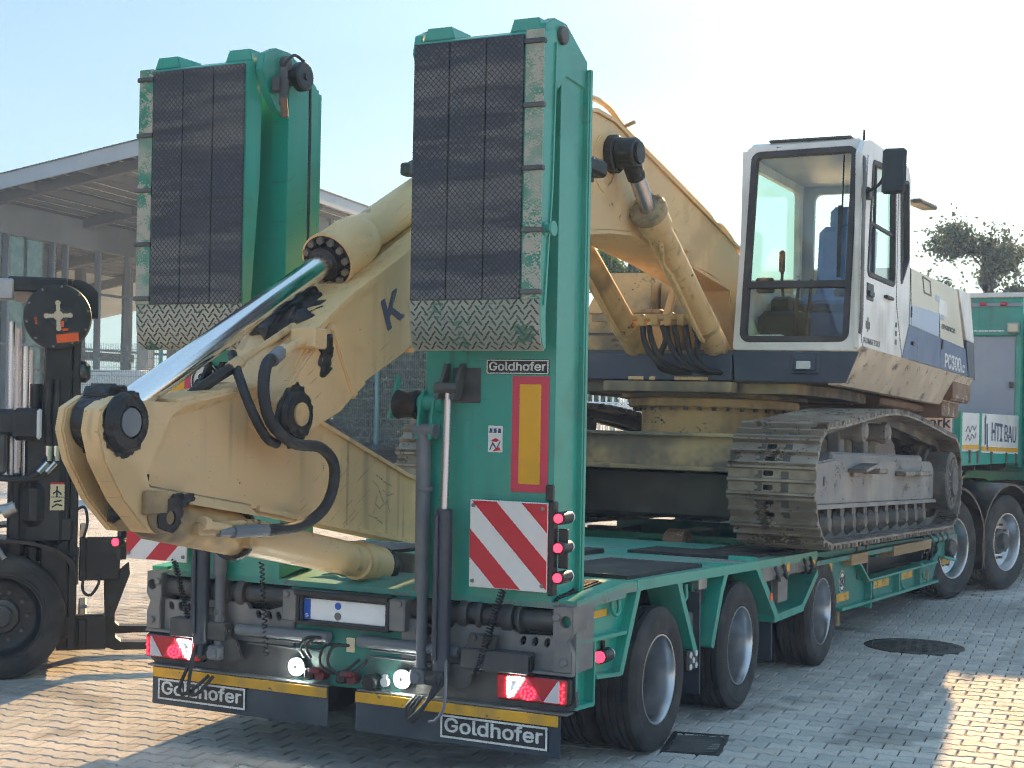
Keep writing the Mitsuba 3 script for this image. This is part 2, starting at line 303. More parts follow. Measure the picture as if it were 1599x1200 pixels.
PAV = mikit.ply(paver_mesh(0), 'm_paver'); PAVM = paver_mesh(0)
HOLES = [(1.385, 1.44, .31), (1.67, 5.64, .40)]
ca, sa = math.cos(math.radians(6)), math.sin(math.radians(6)); stones = []
for r_ in range(-60, 150):
    for c_ in range(-60, 75):
        q1, q2 = (c_ + .5*(r_ % 2))*.2, r_*.1425; x, y = q1*ca - q2*sa, q1*sa + q2*ca
        d = np.array([x, y, 0]) - CAM; Z = d@fw
        if Z < 3 or Z > 15: continue
        u, v = (d@rt)/Z*2380.8+800, 600-(d@up)/Z*2380.8
        if not (-60 < u < 1660 and v < 1260): continue
        if any(math.hypot(x-hx, y-hy) < hr-.05 for hx, hy, hr in HOLES[1:]): continue
        gx, gy = x-1.385, y-1.44; g1, g2 = gx*.974+gy*.225, -gx*.225+gy*.974
        if abs(g1) < .15 and abs(g2) < .25: continue
        hid = (abs(x) < 1.3 and y > -.05) or (x < -2.6 and y > 1.3 and x < -2.9)
        stones.append((hid, Z, x, y))
stones.sort(); rest = []
for i, (hid, Z, x, y) in enumerate(stones):
    R = rz(math.radians(6 + RNG.normal(0, .35))) @ rx(RNG.normal(0, .008)); M = M_at((x, y, RNG.uniform(-.002, .001)), R)
    if i < 300: reuse('pavement', 'paver', PAV, M)
    else: rest.append(moved(PAVM, M))
P('pavement', 'paver', cat(rest), 'm_paver', smooth=False, stuff=True)
# drain grate and manhole cover let into the stones
t = thing('drain_grate', 'dark cast drain grate with slanting bars beside the rearmost trailer wheel', 'drain grate')
CUR[0] = M_at((1.385, 1.44, 0), rz(math.radians(13)))
fr = sbox(-.16,-.26,.16,.26).difference(sbox(-.135,-.235,.135,.235)); P(t, 'frame', prism(fr, 'z', -.03, .005), 'm_grate')
P(t, 'pit', box(-.135,.135,-.235,.235,-.03,-.011), 'm_black')
for i in range(9): P(t, 'bar', moved(rbox(-.14,.14,-.010,.010,-.03,.004,.003), M_at((0,-.2+.05*i,0), rz(.35))) , 'm_steel_dark')
CUR[0] = M_at((1.67, 5.64, 0), rz(.2))
t = thing('manhole_cover', 'round iron manhole cover set in the paving right of the low loader', 'manhole cover')
P(t, 'frame', lathe([(.325,-.03),(.39,-.03),(.39,.003),(.385,.005),(.33,.005),(.325,0)], (0,0,0), (0,0,1), 48), 'm_grate')
P(t, 'cover', [cyl((0,0,-.03),(0,0,.002),.322,48)] + [box(x-.02,x+.02,y-.02,y+.02,.001,.006) for x in np.arange(-.24,.25,.08) for y in np.arange(-.24,.25,.08) if math.hypot(x,y) < .27], 'm_grate')
CUR[0] = I4

# ------------------------------------------------------------------ low loader trailer
TR = thing('low_loader_trailer', 'green three-axle low loader trailer with two upright loading ramps, carrying the excavator', 'low loader trailer')
def zd(y): return .985 - .031*y                     # deck height falls towards the front
def deckplate(x0, x1, y0, y1, t0, t1, n=1):          # slab that follows the deck, from t0 to t1 above it
    V = [(x, y, zd(y)+t) for t in (t0, t1) for x, y in ((x0,y0),(x1,y0),(x1,y1),(x0,y1))]
    return trimesh.convex.convex_hull(np.array(V))
V = [(x, y, z) for x in (-1.3, 1.3) for y, z in ((.0,.90),(.0,.930),(.6,.966),(.6,.90))]
P(TR, 'rear_slope', trimesh.convex.convex_hull(np.array(V)), 'm_teal_deck')
P(TR, 'deck', deckplate(-1.3, 1.3, .6, 4.12, -.045, 0), 'm_teal_deck')
P(TR, 'bed', deckplate(-1.3, 1.3, 4.12, 9.3, -.11, -.075), 'm_teal_deck')
PS(TR, 'frame_beam', [rbox(s*.30-.1, s*.30+.1, .12, 9.4, .46, .80, .01) for s in (-1,1)] + [box(-1.2,1.2,y,y+.06,.62,.84) for y in (.25,1.83,3.3,4.9,6.3,7.9)], 'm_teal_dark')
for s in (-1, 1):
    P(TR, 'deck_mat', deckplate(min(s*.60,s*1.2), max(s*.60,s*1.2), .86, 2.0, .001, .022), 'm_rubber')
    P(TR, 'deck_mat', deckplate(min(s*.40,s*1.2), max(s*.40,s*1.2), 2.75, 3.28, .001, .02), 'm_rubber')
    P(TR, 'deck_mat', deckplate(min(s*.72,s*1.24), max(s*.72,s*1.24), 3.36, 3.72, .001, .016), 'm_rubber')
    P(TR, 'deck_mat', deckplate(min(s*.72,s*1.24), max(s*.72,s*1.24), 3.78, 4.1, .001, .016), 'm_rubber')
    V = [(s*x, y, .931+.058*y+t) for t in (.001,.014) for x in (.55,1.18) for y in (.03,.56)]
    P(TR, 'slope_mat', [trimesh.convex.convex_hull(np.array(V))] + [moved(box(min(s*.56,s*1.17),max(s*.56,s*1.17),-.006,.006,0,.008), M_at((0,y,.945+.058*y), rx(.058))) for y in np.arange(.06,.55,.032)], 'm_rubber')
P(TR, 'centre_mat', deckplate(-.42, .30, 2.1, 2.6, .002, .03), 'm_rubber')
# side structure of both sides
for s in (-1, 1):
    def X(a, b): return (min(s*a, s*b), max(s*a, s*b))
    panel = [(0.0,.925),(.785,.945),(.56,.52),(.24,.55),(.225,.415),(.02,.43)]
    P(TR, 'side_panel', prism(panel, 'x', *X(1.235,1.25)), 'm_teal')
    fl = unary_union([strip([(.0,.93),(.60,.963),(.80,.950)], .03), strip([(.795,.95),(.555,.515)], .05), strip([(.05,.742),(.62,.719)], .018), strip([(.222,.735),(.222,.415)], .016),
                      strip([(.555,.515),(.25,.545)], .02), strip([(.225,.418),(.01,.43)], .02), strip([(.013,.93),(.013,.43)], .02)])
    P(TR, 'side_flange', prism(fl, 'x', *X(1.20,1.30)), 'm_teal')
    P(TR, 'marker_strip', prism([(.05,.829),(.47,.82),(.465,.856),(.05,.864)], 'x', *X(1.25,1.253)), 'm_amber')
    P(TR, 'deck_edge', prism(strip([(.75,.947),(4.12,zd(4.12)-.03)], .055), 'x', *X(1.28,1.302)), 'm_teal')
    vb = Polygon([(1.33,.93),(2.23,.915),(1.955,.467),(1.65,.478)])
    P(TR, 'bracket_web', prism(vb.buffer(-.02), 'x', *X(1.12,1.135)), 'm_teal_dark')
    P(TR, 'wheel_bracket', prism(unary_union([strip([(1.36,.93),(1.44,.80),(1.665,.47)], .05), strip([(2.21,.92),(2.10,.78),(1.94,.46)], .055)]).intersection(sbox(1,.455,3,.935)), 'x', *X(1.10,1.295)), 'm_teal')
    P(TR, 'bracket_box', rbox(*X(1.14,1.22), 1.72,1.86,.56,.68,.008), 'm_alu_dull')
    P(TR, 'bracket_box', rbox(*X(1.14,1.24), 1.86,1.99,.80,.90,.008), 'm_alu_dull')
    P(TR, 'bracket_box', rbox(*X(1.14,1.22), 1.88,2.0,.72,.80,.006), 'm_black')
    P(TR, 'side_marker', rbox(*X(1.20,1.215), 1.56,1.65,.70,.765,.004), 'm_amber')
    k = P(TR, 'side_lamp', rbox(*X(1.245,1.295), 1.545,1.70,.372,.492,.012), 'm_black')
    P(k, 'lens', [cyl((s*1.294, 1.623+a*.045, .432+b*.034), (s*1.299, 1.623+a*.045, .432+b*.034), .018, 12) for a, b in ((-1,-1),(1,-1),(-1,1),(1,1),(0,0))], 'm_lens_clear')
    for y, z in ((.53,.955),(1.50,.925)):
        P(TR, 'lashing_ring', [tube([(s*1.27,y-.03,z-.03),(s*1.275,y-.055,z-.09),(s*1.28,y-.02,z-.135),(s*1.28,y+.03,z-.12),(s*1.275,y+.03,z-.05)], .011), cyl((s*1.24,y-.06,z-.03),(s*1.24,y+.06,z-.03),.02)], 'm_teal')
    lg = [(2.72,.905),(3.19,.49),(3.48,.452),(3.79,.47),(4.17,.70),(4.1,.85),(3.66,.85),(3.66,.56),(3.42,.56),(3.40,.80),(2.86,.86)]
    P(TR, 'bracket_web', prism(Polygon([(2.80,.89),(3.20,.52),(3.78,.50),(4.14,.70),(4.10,.85)]), 'x', *X(1.10,1.115)), 'm_teal_dark')
    P(TR, 'wheel_bracket', prism(unary_union([strip([(2.73,.905),(3.20,.50)], .06), strip([(3.15,.485),(3.83,.485)], .05), strip([(3.78,.48),(4.17,.70)], .05)]), 'x', *X(1.11,1.295)), 'm_teal')
    PS(TR, 'outrigger', [rbox(*X(1.05,1.297), 2.88,3.62,.745,.872,.01), rbox(*X(1.08,1.24), 3.42,3.62,.55,.745,.01), rbox(*X(1.05,1.29), 3.66,4.16,.735,.85,.01)], 'm_steel')
    for y in (3.13, 3.30, 3.78, 3.93):
        P(TR, 'hook', [tube([(s*1.30,y,.83),(s*1.325,y-.02,.79),(s*1.325,y+.01,.745),(s*1.30,y+.035,.77)], .012)], 'm_steel_dark')
    P(TR, 'side_marker', rbox(*X(1.297,1.302), 3.385,3.455,.775,.84,.002), 'm_amber'); P(TR, 'side_marker', rbox(*X(1.29,1.298), 4.02,4.09,.765,.825,.002), 'm_amber')
    P(TR, 'reflector', cyl((s*1.295,3.06,.64),(s*1.302,3.06,.64),.028,16), 'm_orange')
    k = P(TR, 'position_lamp', [cyl((s*1.262,.40,.70),(s*1.262,.41,.64),.012), cyl((s*1.27,.35,.628),(s*1.27,.46,.628),.036,16,b=.006)], 'm_black')
    P(k, 'lens', cyl((s*1.27,.336,.628),(s*1.27,.35,.628),.029,16), 'm_red_lens', emitter=RED_LED, label='glowing red side lamp lens'); P(k, 'front_lens', cyl((s*1.27,.46,.628),(s*1.27,.475,.628),.03,16), 'm_lens_clear')
    # lower bed side, flanges and markers
    bs = [(4.15,.83),(9.25,.62),(9.25,.50),(9.0,.44),(8.6,.43),(8.35,.235),(4.86,.36),(4.74,.69),(4.2,.70)]
    P(TR, 'bed_side', prism(Polygon(bs).difference(Polygon([(5.2,.74),(5.68,.50),(8.3,.42),(8.62,.50),(8.5,.62)])), 'x', *X(1.22,1.24)), 'm_teal_dark')
    P(TR, 'bed_flange', prism(unary_union([strip([(4.83,.352),(8.36,.228)], .022), strip([(5.66,.494),(8.33,.415)], .018), strip([(5.22,.74),(5.67,.496)], .02), strip([(8.62,.44),(9.66,.30)], .02)]), 'x', *X(1.17,1.30)), 'm_teal')
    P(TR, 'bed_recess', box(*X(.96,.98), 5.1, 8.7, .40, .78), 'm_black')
    for y0, y1, za, zb in ((4.2,4.72,.69,.74),(4.86,5.22,.42,.375),(5.9,6.55,.41,.36),(7.0,7.45,.385,.345),(8.75,9.6,.36,.29)):
        P(TR, 'marker_strip', prism([(y0,za-.02),(y1,za-.02-.035*(y1-y0)),(y1,za+.045-.035*(y1-y0)),(y0,za+.045)], 'x', *X(1.243,1.248)), 'm_yellow_strip')
    P(TR, 'speed_disc', cyl((s*1.241,5.02,.545),(s*1.245,5.02,.545),.085,28), 'm_white_sign', label='round white speed limit disc')
    P(TR, 'speed_ring', lathe([(.066,0),(.078,0),(.078,.0035),(.066,.0035)], (s*1.2435,5.02,.545), (s,0,0), 28), 'm_black')
    if s > 0: P(TR, 'speed_figure', text('80', .07, 'side', (1.245,4.965,.51), .003), 'm_black')
    for y in (5.75,6.75,7.6):
        P(TR, 'gusset', prism([(y,.47),(y+.03,.47),(y+.03,.26),(y,.26)], 'x', *X(1.2,1.29)), 'm_teal')
        P(TR, 'lashing_ring', tube([(s*1.28,y+.1,.46),(s*1.285,y+.06,.40),(s*1.285,y+.13,.33),(s*1.285,y+.22,.30)], .012), 'm_teal')
    for y in (5.45,5.75,7.9,8.15): P(TR, 'outrigger', prism([(y,.80),(y+.08,.80),(y+.05,.52),(y+.02,.52)], 'x', *X(.98,1.25)), 'm_steel_dark')
    for y0, y1 in ((5.05,5.55),(6.45,7.95)):
        P(TR, 'bed_plank', prism([(y0,zd(y0)-.16),(y1,zd(y1)-.16),(y1,zd(y1)-.075),(y0,zd(y0)-.075)], 'x', *X(1.17,1.31)), 'm_wood')
    for y in (8.05,8.3,8.5,8.75): P(TR, 'hook', tube([(s*1.26,y,.70),(s*1.30,y,.66),(s*1.30,y+.02,.60),(s*1.27,y+.04,.63)], .014), 'm_steel')
    P(TR, 'front_bracket', [prism([(8.6,.70),(9.25,.66),(9.22,.44),(8.62,.46)], 'x', *X(1.20,1.235)), tube([(s*1.27,9.2,.75),(s*1.28,9.45,.68),(s*1.28,9.5,.50),(s*1.27,9.25,.46)], .016)], 'm_teal_dark')
    for y in (4.9, 8.1): P(TR, 'jack_foot', cyl((s*1.24,y,.22),(s*1.24,y,.34),.022), 'm_wood')
# wheels: twin tyres on deep alloy rims
def wheel(parent, x, y, R, s, rr, w=.245, twin=True, m_rim='m_alu', deep=.095, hubs=True):
    """wheel with its outer face at x; s = +1 when the outside looks to +x"""
    h = w/2; c = (x - s*h, y, R)
    def tyre(cx):
        q = [(rr*1.005,-h*.80),(rr*1.06,-h*.95),(rr+.4*(R-rr),-h),(R-.035,-h*.96),(R-.010,-h*.86)]
        nb = 5
        for i in range(nb):
            a, b = -h*.82+2*h*.82*i/nb, -h*.82+2*h*.82*(i+1)/nb
            q += [(R, a+.006),(R, b-.006)] + ([(R-.012, b-.004),(R-.012, b+.004)] if i < nb-1 else [])
        q += [(R-.010,h*.86),(R-.035,h*.96),(R-.05,h*.965),(R-.053,h*.985),(rr+.45*(R-rr),h),(rr+.25*(R-rr),h*.985),(rr+.22*(R-rr),h*.955),(rr*1.06,h*.95),(rr*1.005,h*.80)]
        return lathe(q, (cx, y, R), (s,0,0), 56)
    tk = key_for(parent, 'wheel')
    P(tk, 'tyre', [tyre(c[0])] + ([tyre(c[0]-s*(w+.035))] if twin else []), 'm_tyre', smooth=35)
    P(tk, 'rim', lathe([(rr*1.03,h*.80),(rr*1.035,h*.93),(rr,h*.93),(rr*.965,h*.84),(rr*.93,h*.5),(rr*.885,h-deep),(rr*.80,h-deep-.012),(rr*.45,h-deep-.02),(0,h-deep-.02)], c, (s,0,0), 48), m_rim, smooth=40)
    P(tk, 'hub', [lathe([(rr*.46,h-deep-.03),(rr*.46,h-deep+.01),(rr*.42,h-deep+.03),(rr*.30,h-deep+.035),(rr*.28,h-.02 if hubs else h-deep+.06),(rr*.22,h-.008 if hubs else h-deep+.07),(0,h-.008 if hubs else h-deep+.07)], c, (s,0,0), 28)] +
      [cyl((c[0]+s*(h-deep-.02), y+rr*.62*math.cos(a), R+rr*.62*math.sin(a)), (c[0]+s*(h-deep+.018), y+rr*.62*math.cos(a), R+rr*.62*math.sin(a)), .014, 6) for a in np.arange(10)*math.pi/5], 'm_steel_dark')
    return tk
for s in (-1, 1):
    for y in (1.1455, 2.511, 4.361):
        wheel(TR, s*1.285, y, .3946, s, .236, deep=.19, hubs=False)
    for y in (1.80, 3.18): P(TR, 'mudguard', prism([(y,.80),(y+.02,.80),(y+.04,.20),(y+.02,.20)], 'x', min(s*.74,s*1.26), max(s*.74,s*1.26)), 'm_flap')
PS(TR, 'axle', [cyl((-.7,y,.40),(.7,y,.40),.06,16) for y in (1.1455,2.511,4.361)], 'm_steel_dark')

# rear frame of the trailer
for s in (-1, 1):
    def X(a, b): return (min(s*a, s*b), max(s*a, s*b))
    def px(pts): return [(s*x, z) for x, z in pts]
    ep = Polygon(px([(1.195,.915),(1.30,.92),(1.302,.80),(1.275,.755),(1.298,.70),(1.298,.605),(1.20,.605),(1.205,.74),(1.195,.78)]))
    P(TR, 'end_plate', [prism(ep.difference(Point(s*1.262,.848).buffer(.028)), 'y', -.045, .12, bev=.004), prism(Polygon(px([(1.225,.60),(1.30,.60),(1.30,.92),(1.28,.92)])), 'y', -.0, .20)], 'm_steel')
    PS(TR, 'bolt', [cyl((s*x,-.062,z),(s*x,-.04,z),.019,16,b=.004) for x, z in ((1.216,.868),(1.256,.655))], 'm_steel')
    P(TR, 'hinge_shaft', [cyl((s*.34,.05,.835),(s*1.20,.05,.835),.052,28)] + [lathe([(.05,0),(.082,0),(.086,.01),(.086,w-.01),(.082,w),(.05,w)], (s*x,.05,.835), (s,0,0), 28) for x, w in ((.66,.05),(.76,.03),(.90,.06),(.985,.02))], 'm_steel_dark')
    sl = Polygon(px([(.33,.785),(.40,.79),(.50,.76),(.62,.76),(.64,.79),(.96,.785),(1.0,.765),(1.20,.77),(1.20,.585),(.33,.585)]))
    for x in (.43,.49,.56,1.02,1.085,1.15): sl = sl.difference(affinity.rotate(affinity.scale(Point(s*x,.735).buffer(.015), 1, 1.6), -20*s))
    P(TR, 'slotted_plate', prism(sl, 'y', -.012, .02, bev=.003), 'm_steel')
    P(TR, 'hinge_back', box(*X(.33,1.24), .085, .11, .58, .90), 'm_black')
    P(TR, 'box_tube', rbox(*X(.72,1.09), -.10, -.013, .585, .685, .006), 'm_steel_dark')
    P(TR, 'box_tube_mouth', box(*X(1.092,1.094), -.085, -.03, .60, .67), 'm_black')
    P(TR, 'lever', prism(px([(.66,.60),(.70,.60),(.76,.76),(.91,.755),(.90,.69),(.80,.66),(.76,.50),(.70,.47),(.62,.50)]), 'y', -.075, -.055, bev=.004), 'm_steel_dark')
    PS(TR, 'lever_bolt', [cyl((s*x,-.088,.738),(s*x,-.07,.738),.016,14) for x in (.785,.825,.87)], 'm_steel_dark')
    P(TR, 'lower_panel', prism(px([(.10,.585),(1.295,.585),(1.305,.44),(1.27,.41),(.10,.412)]), 'y', .0, .03, bev=.003), 'm_steel_dark')
    P(TR, 'shelf', rbox(*X(.09,1.28), -.05, .03, .400, .412, .004), 'm_steel')
    P(TR, 'light_ledge', rbox(*X(.88,1.30), -.05, .0, .588, .604, .004), 'm_steel')
    P(TR, 'cross_pipe', cyl((s*.09,-.035,.655),(s*.68,-.035,.648),.030,20,b=.004), 'm_grey_paint')
    PS(TR, 'channel', [rbox(*X(.16,.62), -.03, .0, .575, .583, .003), rbox(*X(.16,.62), -.03, .0, .608, .616, .003)], 'm_steel')
    P(TR, 'warning_strip', rbox(*X(.087,1.236), -.056, -.049, .345, .398, .002), 'm_yellow_strip', label='worn yellow strip along the top of the rubber flap')
    fm = rbox(*X(.085,1.245), -.046, -.036, .195, .40, .003)
    fl = P(TR, 'mud_flap', fm, 'm_flap')
    xs = .588 if s > 0 else -1.2
    P(fl, 'sign_board', rbox(xs, xs+.597, -.054, -.0465, .222, .343, .002), 'm_black', label='black maker\'s sign with white frame and lettering')
    P(fl, 'sign_frame', prism(sbox(xs+.004,.226,xs+.593,.339).difference(sbox(xs+.014,.236,xs+.583,.329)), 'y', -.0565, -.0535), 'm_letter')
    P(fl, 'sign_lettering', text('Goldhofer', .066, 'rear', (xs+.028, -.0535, .258), .003, True, .54), 'm_letter')
    # tail lamp cluster
    x0, x1 = .907, 1.283
    lamp = P(TR, 'tail_lamp', rbox(*X(x0-.008,x1+.008), -.052, -.001, .446, .584, .014), 'm_black')
    P(lamp, 'red_lens', rbox(*X(x0,x1), -.066, -.05, .454, .574, .012), 'm_red_lens')
    def at_(u, v): return (s*(x0+(x1-x0)*u), .456+.116*v)
    P(lamp, 'white_lens', prism([at_(.16,.97),at_(.42,.97),at_(.20,.05),at_(.16,.2)], 'y', -.0685, -.066), 'm_lens_clear')
    P(lamp, 'side_lens', prism([at_(.68,.05),at_(.88,.96),at_(.905,.96),at_(.905,.05)], 'y', -.0685, -.066), 'm_lens_clear')
    P(lamp, 'pink_lens', prism([at_(.28,.08),at_(.46,.95),at_(.66,.08)], 'y', -.068, -.066), 'm_pink_border')
    wl = [at_(u, v) for u, v in [(.18,.25),(.175,.4),(.175,.55),(.175,.7),(.175,.85),(.19,.12),(.215,.9),(.255,.92),(.30,.92),(.345,.92),(.385,.9),(.36,.78),(.33,.62),(.30,.48),(.27,.34),(.24,.2)]]
    P(lamp, 'white_led', [cyl((x,-.073,z),(x,-.067,z),.0075,8) for x, z in wl], 'm_lens_clear', emitter=WHITE_LED, label='lit white light emitting diodes')
    rl = [at_(.46+.10*math.cos(a), .34+.25*math.sin(a)) for a in np.arange(12)*math.pi/6] + [at_(.46+.045*math.cos(a), .34+.11*math.sin(a)) for a in np.arange(5)*math.pi/2.5] + [at_(.94+.02*(i%2), .12+.14*i) for i in range(6)]
    P(lamp, 'red_led', [cyl((x,-.073,z),(x,-.067,z),.0068,8) for x, z in rl], 'm_red_lens', emitter=RED_LED, label='lit red light emitting diodes')
    xr = .360 if s > 0 else -.285
    k = P(TR, 'reversing_lamp', [cyl((xr,-.005,.487),(xr,-.045,.487),.05,24,b=.006), rbox(xr-.02,xr+.02,-.02,.01,.43,.46)], 'm_black')
    P(k, 'lens', lathe([(.013,.0),(.046,.0),(.044,.010),(.013,.014)], (xr,-.045,.487), (0,-1,0), 24), 'm_lens_clear', emitter=emit((18,19,17)), label='bright lit white reversing lamp'); P(k, 'lens_centre', cyl((xr,-.045,.487),(xr,-.056,.487),.013,14), 'm_lens_clear')
    P(TR, 'plate_bracket', rbox(*X(.265,.375), -.06, .05, .725, .885, .006), 'm_steel'); P(TR, 'bolt', cyl((s*.345,-.072,.865),(s*.345,-.058,.865),.016,14,b=.003), 'm_steel')
P(TR, 'centre_panel', rbox(-.33,.33,.0,.05,.40,.74,.004), 'm_teal_dark'); P(TR, 'rear_beam', rbox(-.38,.38,.02,.2,.70,.90,.01), 'm_teal')
P(TR, 'info_sticker', box(-.005,.045,-.003,.0,.585,.66), 'm_label_cream')
pb = P(TR, 'plate_holder', [rbox(-.285,.285,-.07,.0,.715,.735,.004), rbox(-.285,-.265,-.07,.0,.715,.895,.004), rbox(.265,.285,-.07,.0,.715,.895,.004), rbox(-.285,.285,-.09,.0,.868,.897,.006), box(-.27,.27,-.02,.0,.72,.88)], 'm_black')
P(pb, 'number_plate', rbox(-.26,.26,-.028,-.021,.738,.848,.003), 'm_plate', label='white number plate with blue end band, its characters blanked out')
P(pb, 'plate_band', rbox(-.258,-.215,-.0305,-.0275,.741,.845,.001), 'm_blue_plate'); P(pb, 'plate_letter', text('D', .018, 'rear', (-.243,-.0302,.752), .002), 'm_plate')
P(pb, 'plate_seal', cyl((-.045,-.0302,.820),(-.045,-.0275,.820),.019,20), 'm_blue_plate'); P(pb, 'plate_seal', cyl((-.045,-.0302,.767),(-.045,-.0275,.767),.021,20), 'm_steel')
for x, y0 in ((-.135,.45),(.06,.445)):
    P(TR, 'air_coupling', [cyl((x,-.06,.46),(x,.0,.46),.03,14), rbox(x-.05,x+.02,-.09,-.05,.47,.50,.006)], 'm_red_dull'); P(TR, 'socket', rbox(x-.09,x-.035,-.07,.0,.43,.49,.01), 'm_black')
P(TR, 'socket', cyl((.18,-.08,.455),(.18,.0,.455),.04,18,b=.006), 'm_black'); PS(TR, 'socket_cap', [cyl((.256,-.05,.46),(.256,-.03,.46),.024,16), cyl((.256,-.05,.49),(.256,-.03,.49),.012,12)], 'm_white_sign')
PS(TR, 'loose_lashing', [tube([(-.34,.10,.915),(-.2,.16,.935),(-.1,.12,.93),(.02,.2,.95),(.1,.25,.94)], .02), tube([(-.3,.2,.93),(-.15,.25,.96),(-.05,.2,.95),(.1,.12,.92)], .018)], 'm_teal_deck')
# hoses and coiled cables at the rear
for i, x in enumerate((.60,.62,.64)):
    P(TR, 'hose', tube([(x+.02,-.11,.62-.02*i),(x-.0,-.13,.50),(x-.06-.03*i,-.16,.36),(x-.13-.02*i,-.15,.30+.01*i),(x-.17,-.12,.36),(x-.14,-.07,.42)], .009), 'm_rubber')
P(TR, 'hose', tube([(.645,-.11,.64),(.665,-.14,.52),(.67,-.16,.40),(.62,-.15,.33),(.57,-.13,.31)], .008), 'm_grey_paint')
for i in range(2):
    P(TR, 'hose', tube([(-.87+.01*i,-.11,.66),(-.885,-.14,.52),(-.95+.05*i,-.16,.36),(-.955+.06*i,-.16,.30),(-.90+.06*i,-.15,.31),(-.80+.03*i,-.12,.40)], .010), 'm_rubber')
for x in (-.24,-.20): P(TR, 'hose', tube([(-.12,-.06,.655),(x+.04,-.07,.65),(x-.01,-.07,.60),(x-.01,-.03,.54)], .009), 'm_rubber')
for x in (-.06,-.01): P(TR, 'hose', tube([(x+.06,-.06,.63),(x-.02,-.09,.62),(x-.05,-.09,.54),(x,-.08,.485),(x+.09,-.06,.50),(x+.16,-.04,.56)], .008), 'm_rubber')
def coil(a, b, r, turns, wire):
    a, b = np.array(a, float), np.array(b, float); M = rot_to(b-a)[:3,:3]; L = np.linalg.norm(b-a); th = np.linspace(0, turns*2*np.pi, turns*12)
    return tube(np.stack([r*np.cos(th), r*np.sin(th), th/th[-1]*L], 1) @ M.T + a, wire, n=5, smooth=False)
P(TR, 'coiled_cable', coil((-1.09,-.07,1.0),(-.99,-.06,.67),.014,22,.0045), 'm_black'); P(TR, 'coiled_cable', coil((-.52,-.05,1.02),(-.47,-.06,.53),.012,20,.004), 'm_black')
P(TR, 'coiled_cable', coil((.93,-.06,.98),(.86,-.10,.72),.016,18,.0045), 'm_black'); P(TR, 'coiled_cable', coil((.86,-.10,.72),(.82,-.10,.58),.014,10,.004), 'm_black')
